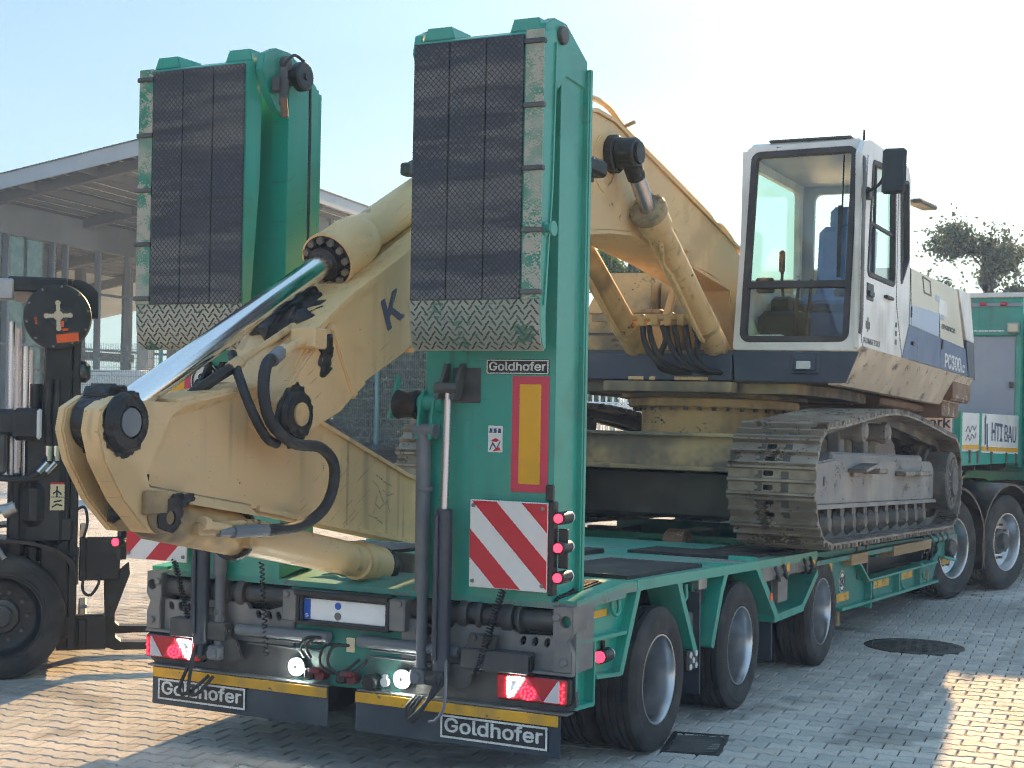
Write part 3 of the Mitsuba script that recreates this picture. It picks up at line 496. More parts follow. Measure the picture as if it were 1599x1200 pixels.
# the two loading ramps, folded upright
for s in (-1, 1):
    def X(a, b): return (min(s*a, s*b), max(s*a, s*b))
    post = [prism([(.0,.93),(.03,.93),(.03,3.53),(.0,3.53)], 'x', *X(.445,1.16), bev=.002), prism([(.0,.93),(.28,.98),(.28,3.58),(.06,3.62),(.0,3.53)], 'x', *X(1.142,1.165), bev=.002), prism([(.0,.93),(.28,.98),(.28,3.58),(.06,3.62),(.0,3.53)], 'x', *X(.44,.46), bev=.002),
            box(*X(.44,1.195), .28, .305, .95, 3.56), box(*X(1.16,1.19), .262, .30, .95, 3.55)]
    rp = P(TR, 'ramp', post, 'm_teal', label='right loading ramp' if s > 0 else 'left loading ramp with a hose drum at its top')
    prof = [(-.282,3.63),(-.282,2.375),(-.276,2.25),(-.255,2.175),(-.225,2.142),(-.205,2.15),(-.215,2.3),(-.15,3.05),(-.145,3.60),(-.16,3.66),(-.20,3.66)]
    fl = P(rp, 'folded_flap', [prism(prof, 'x', *X(.505,1.21), bev=.004), prism(strip([(-.245,2.35),(-.18,2.9),(-.16,3.6)], .012), 'x', *X(1.205,1.218))], 'm_teal')
    for i in range(3): P(rp, 'rubber_mat', rbox(*X(.512+.2*i,.708+.2*i), -.297, -.278, 2.378, 3.622, .003), 'm_ramp_mat')
    P(rp, 'edge_strip', rbox(*X(1.118,1.212), -.291, -.28, 2.378, 3.64, .002), 'm_teal_worn')
    for z in (3.585,3.285,2.99,2.70,2.41): P(rp, 'rung', rbox(*X(1.112,1.22), -.302, -.27, z-.012, z+.012, .004), 'm_steel_dark')
    tp = [(-.284,2.376),(-.278,2.25),(-.257,2.173),(-.226,2.138)]
    P(rp, 'tread_plate', prism(strip(tp, .006), 'x', *X(.507,1.208)), 'm_tread', label='worn bare tread plate with raised lugs')
    lugs = []
    seg = np.cumsum([0]+[math.dist(tp[i], tp[i+1]) for i in range(3)])
    for r_ in range(10):
        for c_ in range(19):
            d = .012 + r_*.0245; u = s*(.525 + c_*.0372 + (.0186 if r_ % 2 else 0))
            if abs(u) > 1.195 or d > seg[-1]-.01: continue
            i = max(j for j in range(3) if seg[j] <= d); q = (d-seg[i])/(seg[i+1]-seg[i]); a, b = np.array(tp[i]), np.array(tp[i+1]); pnt = a+(b-a)*q; tg = (b-a)/np.linalg.norm(b-a)
            L = rbox(-.0145,.0145,-.004,.004,-.002,.0045,.002); L.apply_transform(M_at((0,0,0), rz(math.pi/4 if (r_+c_) % 2 else -math.pi/4)))
            R = np.array([[1,0,0],[0,-tg[0],-tg[1]],[0,-tg[1],tg[0]]]).T; R[:,1] = [0,-tg[0],-tg[1]]; R[:,2] = [0,tg[1],-tg[0]]; R[:,0] = np.cross(R[:,1], R[:,2])
            lugs.append(moved(L, M_at((u, pnt[0]-.003*1, pnt[1]), R)))
    P(rp, 'tread_lug', lugs, 'm_tread_lug', smooth=False, stuff=True)
    for x in (.52, .995): P(rp, 'hinge_cap', prism([(x,3.655),(x+.02,3.715),(x+.15,3.715),(x+.175,3.655)] if s > 0 else [(-x,3.655),(-x-.02,3.715),(-x-.15,3.715),(-x-.175,3.655)], 'y', -.22, -.02, bev=.004), 'm_teal')
    for x0_ in (.455, 1.13): P(rp, 'hinge_plate', prism([(-.17,3.50),(-.22,3.60),(-.20,3.69),(-.10,3.735),(.03,3.735),(.28,3.60),(.28,3.46),(.04,3.48),(-.05,3.40),(-.10,3.42)], 'x', *X(x0_, x0_+.045), bev=.004), 'm_teal')
    PS(rp, 'hinge_pin', [cyl((s*1.10,-.03,3.665),(s*1.20,-.03,3.665),.045,20,b=.006), cyl((s*.43,-.03,3.665),(s*.56,-.03,3.665),.04,20)], 'm_steel_dark')
    if s > 0: P(rp, 'knob', [cyl((1.20,-.235,2.71),(1.245,-.235,2.71),.019), cyl((1.20,-.235,2.71),(1.215,-.235,2.71),.034), cyl((1.245,-.235,2.71),(1.255,-.235,2.71),.036,20)], 'm_teal')
    else:
        P(rp, 'hose_drum', [cyl((-.40,.02,3.60),(-.345,.02,3.60),.078,32,b=.01), cyl((-.345,.02,3.60),(-.335,.02,3.60),.02,12), cyl((-.45,.02,3.60),(-.40,.02,3.60),.045,16)], 'm_black')
        P(rp, 'ratchet', [rbox(-.43,-.385,-.17,-.07,3.49,3.57,.006), rbox(-.40,-.36,-.15,-.12,3.42,3.62,.006)], 'm_steel_dark'); P(rp, 'ratchet_handle', cyl((-.375,-.135,3.46),(-.375,-.125,3.36),.02), 'm_rust')
        PS(rp, 'strap', [tube([(-.37,.095,3.58),(-.37,.10,3.2),(-.375,.10,2.4),(-.40,.06,2.0)], .008), tube([(-.40,-.12,3.62),(-.38,-.05,3.70),(-.36,.02,3.68)], .008)], 'm_black')
        P(rp, 'edge_seal', rbox(-.47,-.445,.285,.30,.95,3.45,.003), 'm_rubber')
    # lift cylinder and support strut behind the flap
    nx, gx = (.616,.478) if s > 0 else (-.875,-.782)
    ck = P(rp, 'lift_cylinder', [cyl((nx,-.10,.56),(nx,-.10,1.36),.043,24,b=.006), rbox(nx-.03,nx+.03,-.13,-.04,.50,.60,.008), cyl((nx-.012,-.155,.62),(nx-.012,-.155,1.33),.012)], 'm_navy_tube')
    P(rp, 'piston_rod', cyl((nx,-.10,1.36),(nx+.005,-.09,1.96),.019,20), 'm_rod')
    P(rp, 'clevis', [prism([(-.13,1.90),(-.06,1.90),(.0,2.02),(.0,2.08),(-.03,2.08)], 'x', nx-.055, nx-.035), prism([(-.13,1.90),(-.06,1.90),(.0,2.02),(.0,2.08),(-.03,2.08)], 'x', nx+.035, nx+.055), cyl((nx-.065,-.09,1.955),(nx+.065,-.09,1.955),.03,16), rbox(nx-.02,nx+.14,-.006,.0,1.885,2.06,.003)], 'm_steel_dark' if s > 0 else 'm_grease')
    P(rp, 'strut', [cyl((gx,-.06,.52),(gx,-.06,.96),.028,20), cyl((gx-.004,-.06,.94),(gx-.012*s,-.06,1.74),.037,20), lathe([(.036,0),(.042,.005),(.042,.02),(.036,.025)], (gx,-.06,1.44), (0,0,1), 20), cyl((gx-.06,-.06,1.74),(gx+.06,-.06,1.74),.038,18), rbox(gx-.035,gx+.045,-.12,-.02,.485,.56,.008), cyl((gx+.0,-.13,.52),(gx+.0,-.115,.52),.028,16)], 'm_grey_paint')
    P(rp, 'strut_foot', [cyl((gx+.035*s,-.06,.515),(gx+.13*s,-.06,.515),.042,20,b=.006)], 'm_steel_dark')
    a = gx - .04 if s > 0 else gx
    P(rp, 'strut_arm', [prism([(-.10,1.70),(-.03,1.70),(.03,1.86),(.03,1.93),(-.03,1.95),(-.07,1.88)], 'x', a+o, a+o+.014) for o in (-.0,.075)] + [cyl((a-.02,-.01,1.88),(a+.12,-.01,1.88),.045,18)], 'm_teal')
    P(rp, 'roller', [lathe([(0,-.07),(.055,-.07),(.075,-.055),(.062,0),(.075,.055),(.055,.07),(0,.07)], (a-.09*1,-.02,1.87), (1,0,0), 24)], 'm_black')
    P(rp, 'roller_guide', prism([(-.08,1.80),(-.05,1.80),(.04,2.00),(.0,2.02)], 'x', a-.175, a-.16), 'm_teal')
    # boards and stickers
    bx = .748 if s > 0 else -1.425
    bd = P(rp, 'warning_board', rbox(bx, bx+.423, -.075, -.065, .985, 1.413, .002), 'm_white_sign', label='red and white diagonally striped board')
    sq = sbox(0,0,.419,.419); st = []
    for lo, hi in ((.67,1.2),(.02,.34),(-.66,-.33)):
        lo, hi = lo*.419, hi*.419; st.append(Polygon([(lo,.419),(hi,.419),(hi+.419,0),(lo+.419,0)]).intersection(sq))
    st = unary_union(st)
    if s < 0: st = affinity.scale(st, -1, 1, origin=(.2095,0))
    P(bd, 'stripe', prism(affinity.translate(st, bx+.002, .989), 'y', -.0775, -.0745), 'm_red')
    PS(rp, 'board_screw', [cyl((bx+dx,-.083,.985+dz),(bx+dx,-.076,.985+dz),.010,12) for dx, dz in ((.02,.03),(.40,.03),(.02,.40),(.40,.40))], 'm_steel')
    hx = bx+.46 if s > 0 else bx-.04
    P(rp, 'lamp_carrier', [rbox(hx-.035,hx-.005,-.07,-.02,.97,1.42,.004), rbox(hx+.0,hx+.05,-.03,-.015,1.10,1.29,.004)] + ([rbox(hx-.06,hx-.02,-.06,-.03,1.42,1.50,.006)] if s > 0 else []), 'm_black')
    for z in ((1.344,1.203,1.061) if s > 0 else (1.07,)):
        lk = P(rp, 'marker_lamp', [cyl((hx+.03*s*.9,-.085,z),(hx+.03*s*.9,.03,z),.031,18,b=.007), rbox(hx-.02,hx+.01,-.06,-.03,z-.012,z+.012)], 'm_black')
        P(rp, 'marker_lens', cyl((hx+.03*s*.9,-.096,z),(hx+.03*s*.9,-.084,z),.022,16), 'm_red_lens', emitter=RED_LED, label='lit red marker lamp lens')
        P(rp, 'front_lens', cyl((hx+.03*s*.9,.03,z),(hx+.03*s*.9,.042,z),.028,16), 'm_lens_clear')
    mx = .933 if s > 0 else -1.255
    P(rp, 'marking_plate', rbox(mx, mx+.20, -.006, -.001, 1.456, 2.021, .001), 'm_pink_border', label='upright yellow marking plate with red border')
    P(rp, 'marking_field', rbox(mx+.042, mx+.158, -.0085, -.004, 1.495, 1.982, .001), 'm_amber')
    if s > 0:
        P(rp, 'sign_board', rbox(.788,1.13,-.007,-.001,2.030,2.102,.001), 'm_black'); P(rp, 'sign_frame', prism(sbox(.790,2.032,1.128,2.100).difference(sbox(.795,2.037,1.123,2.095)), 'y', -.0095, -.006), 'm_letter')
        P(rp, 'sign_lettering', text('Goldhofer', .040, 'rear', (.803,-.0065,2.049), .003, True, .312), 'm_letter')
        P(rp, 'safety_sticker', box(.803,.882,-.004,-.001,1.645,1.775), 'm_white_sign')
        PS(rp, 'sticker_print', [box(.81+.024*i,.826+.024*i,-.0055,-.003,1.74,1.762) for i in range(3)] + [prism(strip([(.812,1.655),(.83,1.69),(.85,1.66),(.872,1.70)], .006), 'y', -.0055, -.003)], 'm_letter_blue')
        PS(rp, 'sticker_sign', [prism([(.815,1.70),(.845,1.715),(.865,1.705),(.85,1.695)], 'y', -.0057, -.003), prism([(.83,1.65),(.86,1.675),(.875,1.655)], 'y', -.0057, -.003)], 'm_red')
    else:
        P(rp, 'speed_disc', cyl((-.955,-.006,1.975),(-.955,-.001,1.975),.10,28), 'm_white_sign'); P(rp, 'speed_ring', lathe([(.080,0),(.092,0),(.092,.003),(.080,.003)], (-.955,-.006,1.975), (0,-1,0), 28), 'm_black')
        P(rp, 'speed_figure', text('80', .075, 'rear', (-1.005,-.0055,1.94), .003), 'm_black')
# gooseneck with dropside boards, tool cabinet at its front end (tilted with the deck)
CUR[0] = M_at((0,0,0), rx(-.0345))
NK = [(8.6,1.05),(9.2,1.08),(9.35,1.72),(13.4,1.74),(13.4,1.52),(9.7,1.50),(9.5,.85),(8.6,.74)]
P(TR, 'gooseneck', prism(NK, 'x', -.50, .50, bev=.01), 'm_black'); PS(TR, 'gooseneck_hose', [tube([(.7,9.5,1.55),(.75,9.9,1.42),(.8,10.4,1.48),(.8,10.9,1.55)], .025), tube([(.9,9.6,1.58),(.95,10.2,1.36),(1.0,10.8,1.50),(1.0,11.4,1.58)], .02)], 'm_rubber'); P(TR, 'cross_member', [box(-1.2,1.2,y,y+.06,1.58,1.70) for y in (9.6,10.6,11.6,12.6)], 'm_black')
def zg(y): return 2.183 + .024*(y-9.43)
P(TR, 'side_rail', prism([(9.35,1.63),(13.3,1.69),(13.3,1.79),(9.35,1.77)], 'x', 1.22, 1.275, bev=.003), 'm_teal')
P(TR, 'gooseneck_floor', prism([(9.35,1.72),(13.3,1.76),(13.3,1.80),(9.35,1.76)], 'x', -1.22, 1.22), 'm_teal_dark')
for y0, y1, nm in ((9.52,10.50,0),(10.62,13.15,1)):
    P(TR, 'drop_side', prism([(y0,1.78),(y1,1.79),(y1,zg(y1)),(y0,zg(y0))], 'x', 1.235, 1.265, bev=.003), 'm_white_sign')
    P(TR, 'marker_strip', prism([(y0,1.80),(y1,1.815),(y1,1.865),(y0,1.85)], 'x', 1.265, 1.268), 'm_amber')
P(TR, 'drop_side', prism([(9.52,1.78),(13.15,1.79),(13.15,zg(13.15)),(9.52,zg(9.52))], 'x', -1.265, -1.235), 'm_white_sign')
for y in (9.45,10.56,13.2): P(TR, 'stake', rbox(1.20,1.275,y-.045,y+.045,1.66,zg(y)+.01,.006), 'm_teal')
P(TR, 'board_lettering', text('HTI', .20, 'side', (1.266,11.25,1.93), .004, True, .72), 'm_letter_blue'); P(TR, 'board_lettering', text('BAU', .20, 'side', (1.266,12.12,1.93), .004, False, .84), 'm_letter_blue')
PS(TR, 'board_emblem', [moved(trimesh.creation.box((.004,.06,.30)), M_at((1.268,10.85+.13*i,2.02-.06*i), rx(.12))) for i in range(2)] + [cyl((1.266,10.86,2.17),(1.27,10.86,2.17),.035,14)], 'm_letter_blue')
PS(TR, 'board_script', [tube([(1.267,9.72+.0*i,1.90+.09*i),(1.267,9.85,1.96+.09*i),(1.267,9.95,1.90+.09*i),(1.267,10.08,1.97+.09*i),(1.267,10.2,1.93+.09*i),(1.267,10.3,1.99+.08*i)], .007, n=5) for i in range(2)], 'm_steel')
for y in (9.9,10.35,11.2,12.2,12.9): P(TR, 'board_hinge', rbox(1.27,1.29,y-.03,y+.03,1.66,1.80,.004), 'm_steel_dark')
P(TR, 'cross_board', rbox(-1.2,1.2,9.30,9.34,1.68,2.20,.004), 'm_white_sign'); P(TR, 'board_lettering', text('park', .10, 'rear', (.89,9.299,2.02), .004, True, .30), 'm_letter_blue')
CB = P(TR, 'tool_cabinet', rbox(-1.25,1.275,13.25,14.3,1.62,3.83,.02), 'm_teal')
P(CB, 'roof_trim', rbox(-1.27,1.29,13.21,14.32,3.77,3.83,.006), 'm_white_sign'); P(CB, 'trim', [rbox(-1.25,1.275,13.225,13.25,3.655,3.70,.003)], 'm_panel_grey')
P(CB, 'door', rbox(-1.15,1.20,13.235,13.25,2.0,3.27,.004), 'm_panel_grey', label='blue grey cabinet door'); PS(CB, 'door_frame', [rbox(-1.2,1.25,13.21,13.25,3.29,3.345,.004), rbox(1.205,1.27,13.215,13.25,1.9,3.29,.004)], 'm_teal')
P(CB, 'frame_trim', rbox(-1.2,1.06,13.205,13.212,3.335,3.35,.002), 'm_white_sign'); P(CB, 'door_latch', rbox(1.13,1.18,13.20,13.235,2.62,2.70,.005), 'm_steel_dark')
for x in (.79, 1.045): P(CB, 'red_lamp', rbox(x-.04,x+.04,13.19,13.225,3.66,3.71,.01), 'm_red_lens')
P(CB, 'work_lamp', rbox(1.10,1.25,13.14,13.21,3.31,3.44,.01), 'm_alu_dull'); P(CB, 'work_lens', rbox(1.12,1.23,13.13,13.14,3.33,3.42,.004), 'm_label_cream')
P(CB, 'camera', [rbox(.78,.86,13.18,13.28,3.85,3.93,.01), cyl((.82,13.25,3.82),(.82,13.25,3.86),.02)], 'm_black')
CUR[0] = I4
k = thing('wheel_chock', 'reddish brown block lying on the green deck behind the excavator track', 'block')
P(k, 'body', prism([(4.40,.0),(4.72,.0),(4.66,.10),(4.56,.15),(4.48,.13),(4.42,.05)], 'x', -.02, .16, bev=.012).apply_translation((0,0,zd(4.55)-.075)), 'm_rust'); P(k, 'lug', cyl((-.15,4.55,zd(4.55)-.05),(.02,4.55,zd(4.55)-.05),.022), 'm_rust')

# ------------------------------------------------------------------ excavator (own frame: x right, y towards the tractor, tilted with the bed)
EXM = M_at((-.013, 3.03, .836), rx(-.0345)); CUR[0] = EXM
EX = thing('excavator', 'cream and blue crawler excavator with white cab and folded boom, standing on the trailer', 'excavator')
# crawler tracks
def arc(cy, cz, r, a0, a1, n=10): return [(cy+r*math.cos(a), cz+r*math.sin(a)) for a in np.linspace(math.radians(a0), math.radians(a1), n)]
path = arc(.425,.555,.45,270,115,14) + [(.62,.985),(.945,1.017),(1.40,1.066),(1.818,1.105),(2.205,1.128),(2.6,1.128),(3.063,1.105),(3.7,1.055),(4.3,1.0)] + arc(4.50,.555,.45,72,-90,14) + [(3.0,.105),(1.5,.105)]
pp = np.array(path + path[:1]); sl = np.concatenate([[0], np.cumsum(np.linalg.norm(np.diff(pp, axis=0), axis=1))])
N = int(round(sl[-1]/.216)); pitch_ = sl[-1]/N
def on_path(s): s %= sl[-1]; return np.array([np.interp(s, sl, pp[:,0]), np.interp(s, sl, pp[:,1])])
def shoe_mesh():
    h = pitch_/2
    pl = sbox(-.30,-h+.009,.30,h-.009)
    for t in (-.047,.047): pl = pl.difference(sbox(-.048,t-.006,-.002,t+.006).buffer(.012))
    m = [prism(pl, 'z', -.048, -.033)]
    for t in (-.088,.0,.088):
        pts = np.array([(x, t+dt, z) for x in (-.30,.30) for dt, z in ((-.016,-.036),(.016,-.036),(-.006,0),(.006,0))]); m.append(trimesh.convex.convex_hull(pts))
    m += [cyl((sx,t,-.036),(sx,t,-.020),.015,6) for sx in (-.105,.055) for t in (-.047,.047)]
    return cat(m)
SHOE = mikit.ply(shoe_mesh(), 'm_track', smooth=20)
for s in (1, -1):
    tk = key_for(EX, 'crawler_track'); xc = s*1.295
    for i in range(N):
        s0 = (i+.35)*pitch_; a, b = on_path(s0-pitch_/2), on_path(s0+pitch_/2); t = (b-a)/np.linalg.norm(b-a); c = (a+b)/2
        n = np.array([t[1], -t[0]]) ; cen = np.array([2.46,.56]); n = -n if n@(c-cen) < 0 else n
        R = np.stack([np.cross([0,t[0],t[1]], [0,n[0],n[1]]), [0,t[0],t[1]], [0,n[0],n[1]]], 1)
        reuse(tk, 'track_shoe', SHOE, M_at((xc, c[0], c[1]), R))
    inner = Polygon(path).buffer(-.04); PS(tk, 'link_chain', [prism(inner.difference(inner.buffer(-.075)), 'x', xc+o-.025, xc+o+.025) for o in (-.09,.09)], 'm_under')
    def X(a, b): return (min(s*a, s*b), max(s*a, s*b))
    fr = Polygon([(.40,.40),(4.25,.385),(4.25,.66),(4.15,.725),(1.0,.73),(.50,.70),(.38,.62)])
    P(tk, 'track_frame', [prism(fr, 'x', *X(1.16,1.47), bev=.014), prism(strip([(.38,.392),(4.27,.378)], .03), 'x', *X(1.15,1.49)), rbox(*X(1.13,1.44), .95,3.9,.70,.775,.02)], 'm_track_frame')
    P(tk, 'frame_slot', prism(Point(.66,.58).buffer(.022).union(Point(.66,.555).buffer(.02)), 'x', *X(1.468,1.474)), 'm_black')
    for y in (.86,1.20,1.53,1.87,2.22,2.56,2.90,3.25,3.60,3.93):
        P(tk, 'track_roller', [lathe([(0,-.13),(.075,-.13),(.10,-.10),(.10,-.05),(.082,-.04),(.082,.04),(.10,.05),(.10,.10),(.075,.13),(.05,.15),(0,.15)], (xc+s*.02,y,.265), (s,0,0), 20), prism([(y-.07,.40),(y+.07,.40),(y+.035,.25),(y,.225),(y-.035,.25)], 'x', xc+s*.150-.012, xc+s*.150+.012, bev=.004)], 'm_steel_dark')
    for y in (1.83, 2.57): P(tk, 'carrier_roller', [lathe([(0,-.16),(.06,-.16),(.085,-.13),(.07,-.10),(.07,.06),(.09,.10),(.085,.15),(.055,.17),(0,.17)], (xc,y,.945), (s,0,0), 20), rbox(xc-.12,xc-.02,y-.07,y+.07,.74,.93,.01)], 'm_track_frame')
    P(tk, 'idler', lathe([(0,-.10),(.30,-.10),(.33,-.07),(.35,-.05),(.35,.05),(.33,.07),(.30,.10),(.12,.12),(0,.12)], (xc,.43,.555), (s,0,0), 40), 'm_under')
    sp = unary_union([Point(0,0).buffer(.30)] + [affinity.rotate(Polygon([(.28,-.05),(.36,-.022),(.36,.022),(.28,.05)]), i*360/21, origin=(0,0)) for i in range(21)])
    P(tk, 'sprocket', prism(affinity.translate(sp, 4.50, .555), 'x', xc-.03, xc+.03), 'm_under')
    P(tk, 'final_drive', [lathe([(.0,.0),(.29,.0),(.29,.02),(.265,.03),(.265,.22),(.25,.235),(.14,.235),(.13,.26),(0,.262)], (xc+s*.06,4.50,.555), (s,0,0), 36)], 'm_under')
    P(tk, 'drive_bolt', [moved(rbox(-.007,.007,.15,.225,-.008,.008,.003), M_at((xc+s*.30,4.50,.555), np.array([[1,0,0],[0,math.cos(a),-math.sin(a)],[0,math.sin(a),math.cos(a)]]))) for a in np.arange(18)*math.pi/9], 'm_track', stuff=True)
    PS(tk, 'frame_end', [rbox(*X(1.17,1.44), 4.02,4.5,.42,.70,.02), rbox(*X(1.17,1.46), .30,.75,.46,.66,.03)], 'm_track_frame')
    P(tk, 'step', [moved(rbox(-.07,.07,-.19,.19,-.012,.012,.006), M_at((s*1.545,1.45,.665), rx(.13))), rbox(*X(1.47,1.50), 1.35,1.55,.60,.66,.005), rbox(*X(1.47,1.60), 1.72,1.98,.62,.66,.008)], 'm_track')
    P(tk, 'step', rbox(*X(1.47,1.56), 2.75,3.75,.60,.64,.008), 'm_track')
# car body between the tracks
P(EX, 'car_body', [rbox(-1.1,1.1,1.28,3.6,.61,.885,.01), rbox(-1.1,1.1,1.22,3.66,.855,.885,.006), rbox(-1.1,1.1,1.20,3.7,.595,.63,.006)], 'm_cream_grease')
P(EX, 'belly_guard', rbox(-.98,.98,1.5,3.5,.22,.60,.03), 'm_black')
P(EX, 'turntable', [cyl((0,2.48,.87),(0,2.48,1.10),.60,56), lathe([(.58,1.10),(.70,1.10),(.71,1.11),(.71,1.165),(.70,1.175),(.58,1.175)], (0,2.48,0), (0,0,1), 64)], 'm_cream_dirty')
P(EX, 'ring_bolt', [cyl((.66*math.cos(a),2.48+.66*math.sin(a),1.072),(.66*math.cos(a),2.48+.66*math.sin(a),1.10),.018,6) for a in np.arange(36)*math.pi/18], 'm_steel_dark', stuff=True)
P(EX, 'swing_frame', [cyl((0,2.48,1.175),(0,2.48,1.21),.78,48), prism([(-.95,1.62),(.95,1.62),(1.1,2.4),(1.0,4.6),(-1.0,4.6),(-1.1,2.4)], 'z', 1.205, 1.29, bev=.006), prism([(-.55,1.42),(.52,1.42),(.52,1.56),(-.55,1.56)], 'z', 1.205, 1.285, bev=.006)], 'm_cream_grease')
# superstructure
P(EX, 'front_skirt', rbox(-1.45,.487,1.5,1.56,1.295,1.505,.008), 'm_navy'); P(EX, 'frame_floor', prism([(-1.30,1.54),(1.38,1.54),(1.24,1.285),(-1.2,1.285)], 'y', 1.57, 5.6), 'm_under')
PS(EX, 'scraped_patch', [rbox(x0,x1,1.492,1.50,1.297,1.325,.003) for x0, x1 in ((-.37,-.24),(-.19,-.14),(.02,.30))], 'm_cream')
PS(EX, 'side_skirt', [prism([(1.487,1.568),(1.33,1.275),(1.24,1.275),(1.24,1.568)], 'y', 1.52, 5.95, bev=.003), prism([(-1.485,1.565),(-1.33,1.295),(-1.20,1.295),(-1.20,1.565)], 'y', 1.6, 5.95)], 'm_skirt', label='dusty bevelled skirt under the cab side')
P(EX, 'tool_box', [rbox(-1.42,-.25,1.85,2.85,1.54,1.885,.012), rbox(-1.44,-.25,1.83,2.85,1.86,1.89,.004)], 'm_cream_dirty')
P(EX, 'tool_box_line', rbox(-1.421,-.25,1.845,1.852,1.68,1.70,.002), 'm_steel_dark'); PS(EX, 'tool_box_latch', [rbox(-1.15,-1.05,1.82,1.85,1.60,1.66,.004), cyl((-1.10,1.82,1.62),(-1.10,1.82,1.82),.022), rbox(-.86,-.69,1.835,1.85,1.795,1.855,.004)], 'm_cream_grease')
P(EX, 'fuel_tank', prism([(-1.43,1.60),(-1.43,1.90),(-1.19,2.325),(-.745,2.32),(-.735,1.60)], 'y', 2.86, 3.9, bev=.012), 'm_cream_dirty')
PS(EX, 'centre_wall', [rbox(.30,.56,2.3,2.9,1.5,2.0,.01), rbox(-.28,-.10,1.62,1.66,1.45,1.77,.006), rbox(-.72,.5,3.0,3.2,1.5,2.25,.01)], 'm_cream_dirty')
P(EX, 'engine_hood', [rbox(-1.42,.60,3.9,5.6,1.54,2.36,.03)], 'm_offwhite')
hood = [(3.10,1.57),(3.10,2.345),(5.08,2.372),(5.70,1.57)]
P(EX, 'side_door', prism(hood, 'x', .58, 1.478, bev=.012), 'm_offwhite', label='cream side door with blue stripes behind the cab')
P(EX, 'side_stripe', prism([(2.86,1.575),(3.09,1.865),(5.52,1.838),(5.685,1.575)], 'x', 1.476, 1.4825), 'm_navy_sticker'); P(EX, 'side_stripe', prism([(3.10,1.868),(3.10,2.035),(4.28,2.065),(4.28,1.855)], 'x', 1.476, 1.4822), 'm_pale_blue')
PS(EX, 'door_seam', [prism(strip(l, .012), 'x', 1.476, 1.4835) for l in ([(4.285,2.07),(4.385,1.58)],[(3.43,1.86),(3.40,1.58)],[(3.10,2.34),(3.16,1.87)],[(3.56,2.32),(3.64,2.19),(3.92,2.19),(3.86,2.31),(3.56,2.32)])], 'm_steel_dark')
PS(EX, 'door_latch', [rbox(1.478,1.495,4.40,4.44,1.75,1.84,.004), rbox(1.478,1.50,3.18,3.25,1.70,1.73,.004), rbox(1.478,1.49,3.13,3.16,1.93,2.02,.003)], 'm_black')
PS(EX, 'model_lettering', [text('PC300', .125, 'side', (1.4815,4.56,1.60), .004, True, .74), text('LC', .07, 'side', (1.4815,5.33,1.60), .004, True, .16)], 'm_letter')
PS(EX, 'door_sticker', [box(1.478,1.482,4.12+.02*0,4.28,2.17,2.22), box(1.478,1.482,4.36,4.5,2.02,2.07)], 'm_pale_blue'); P(EX, 'door_sticker', box(1.478,1.4815,4.26,4.62,2.06,2.20), 'm_white_sign'); P(EX, 'sticker_lettering', text('avance', .055, 'side', (1.479,4.40,1.945), .003, True, .62), 'm_steel_dark')
cw = [(-1.45,5.12),(1.45,5.12)] + [(x, 2.30+math.sqrt(3.98**2-x*x)) for x in np.linspace(1.45,-1.45,24)]
P(EX, 'counterweight', [prism(cw, 'z', 1.32, 2.38, bev=.02), prism([(x*.93, 5.3+(y-5.3)*.9) for x, y in cw], 'z', 1.17, 1.4), rbox(-1.15,1.18,3.4,5.4,1.19,1.28,.02)], 'm_rust', smooth=40)
P(EX, 'tail_panel', [prism([(5.16,2.385),(5.74,2.40),(6.0,1.93),(5.60,1.93)], 'x', 1.44, 1.476, bev=.004)], 'm_white'); P(EX, 'tail_panel', prism([(5.60,1.925),(6.0,1.925),(6.12,1.56),(5.78,1.56)], 'x', 1.44, 1.474, bev=.004), 'm_navy')
# cab
C0, C1, CY0, CY1 = .50, 1.48, 1.50, 3.09
cab = P(EX, 'cab', rbox(.58,1.45,1.53,3.06,3.075,3.135,.02), 'm_white', label='white cab with dark rubber framed windscreen')
fo = Polygon([(.489,1.535),(1.468,1.53),(1.452,2.6),(1.43,3.12),(.566,3.10),(.53,2.4)]).buffer(-.03).buffer(.03)
wo = Polygon([(.548,1.60),(.607,3.058),(1.425,3.066),(1.388,1.602)]).buffer(-.07).buffer(.07)
P(cab, 'front_frame', prism(fo.difference(wo), 'y', 1.50, 1.565, bev=.006), 'm_white')
P(cab, 'windscreen_seal', [prism(wo.buffer(.004).difference(wo.buffer(-.042)), 'y', 1.49, 1.56, bev=.005), rbox(.575,1.385,1.492,1.56,2.008,2.062,.006)], 'm_seal')
up_ = wo.buffer(-.035).intersection(sbox(0,2.05,3,4)); lo_ = wo.buffer(-.035).intersection(sbox(0,1,3,2.02))
def sheet_xz(poly, y):
    v, f = trimesh.creation.triangulate_polygon(poly, engine='earcut'); return trimesh.Trimesh(np.c_[v[:,0], np.full(len(v), y), v[:,1]], f, process=False)
def sheet_yz(poly, x):
    v, f = trimesh.creation.triangulate_polygon(poly, engine='earcut'); return trimesh.Trimesh(np.c_[np.full(len(v), x), v[:,0], v[:,1]], f, process=False)
P(cab, 'upper_glass', sheet_xz(up_, 1.535), 'm_glass', smooth=False); P(cab, 'lower_glass', sheet_xz(lo_, 1.535), 'm_glass', smooth=False)
P(cab, 'wiper', [tube([(1.31,1.475,2.10),(1.325,1.478,2.5),(1.33,1.48,3.0)], .006), rbox(1.296,1.326,1.47,1.485,2.08,2.62,.003)], 'm_black')
so = Polygon([(1.48,1.545),(1.43,2.2),(1.40,3.0),(1.50,3.10),(1.70,3.15),(2.95,3.165),(3.04,3.08),(3.09,2.36),(3.09,1.56)]).buffer(-.02).buffer(.02)
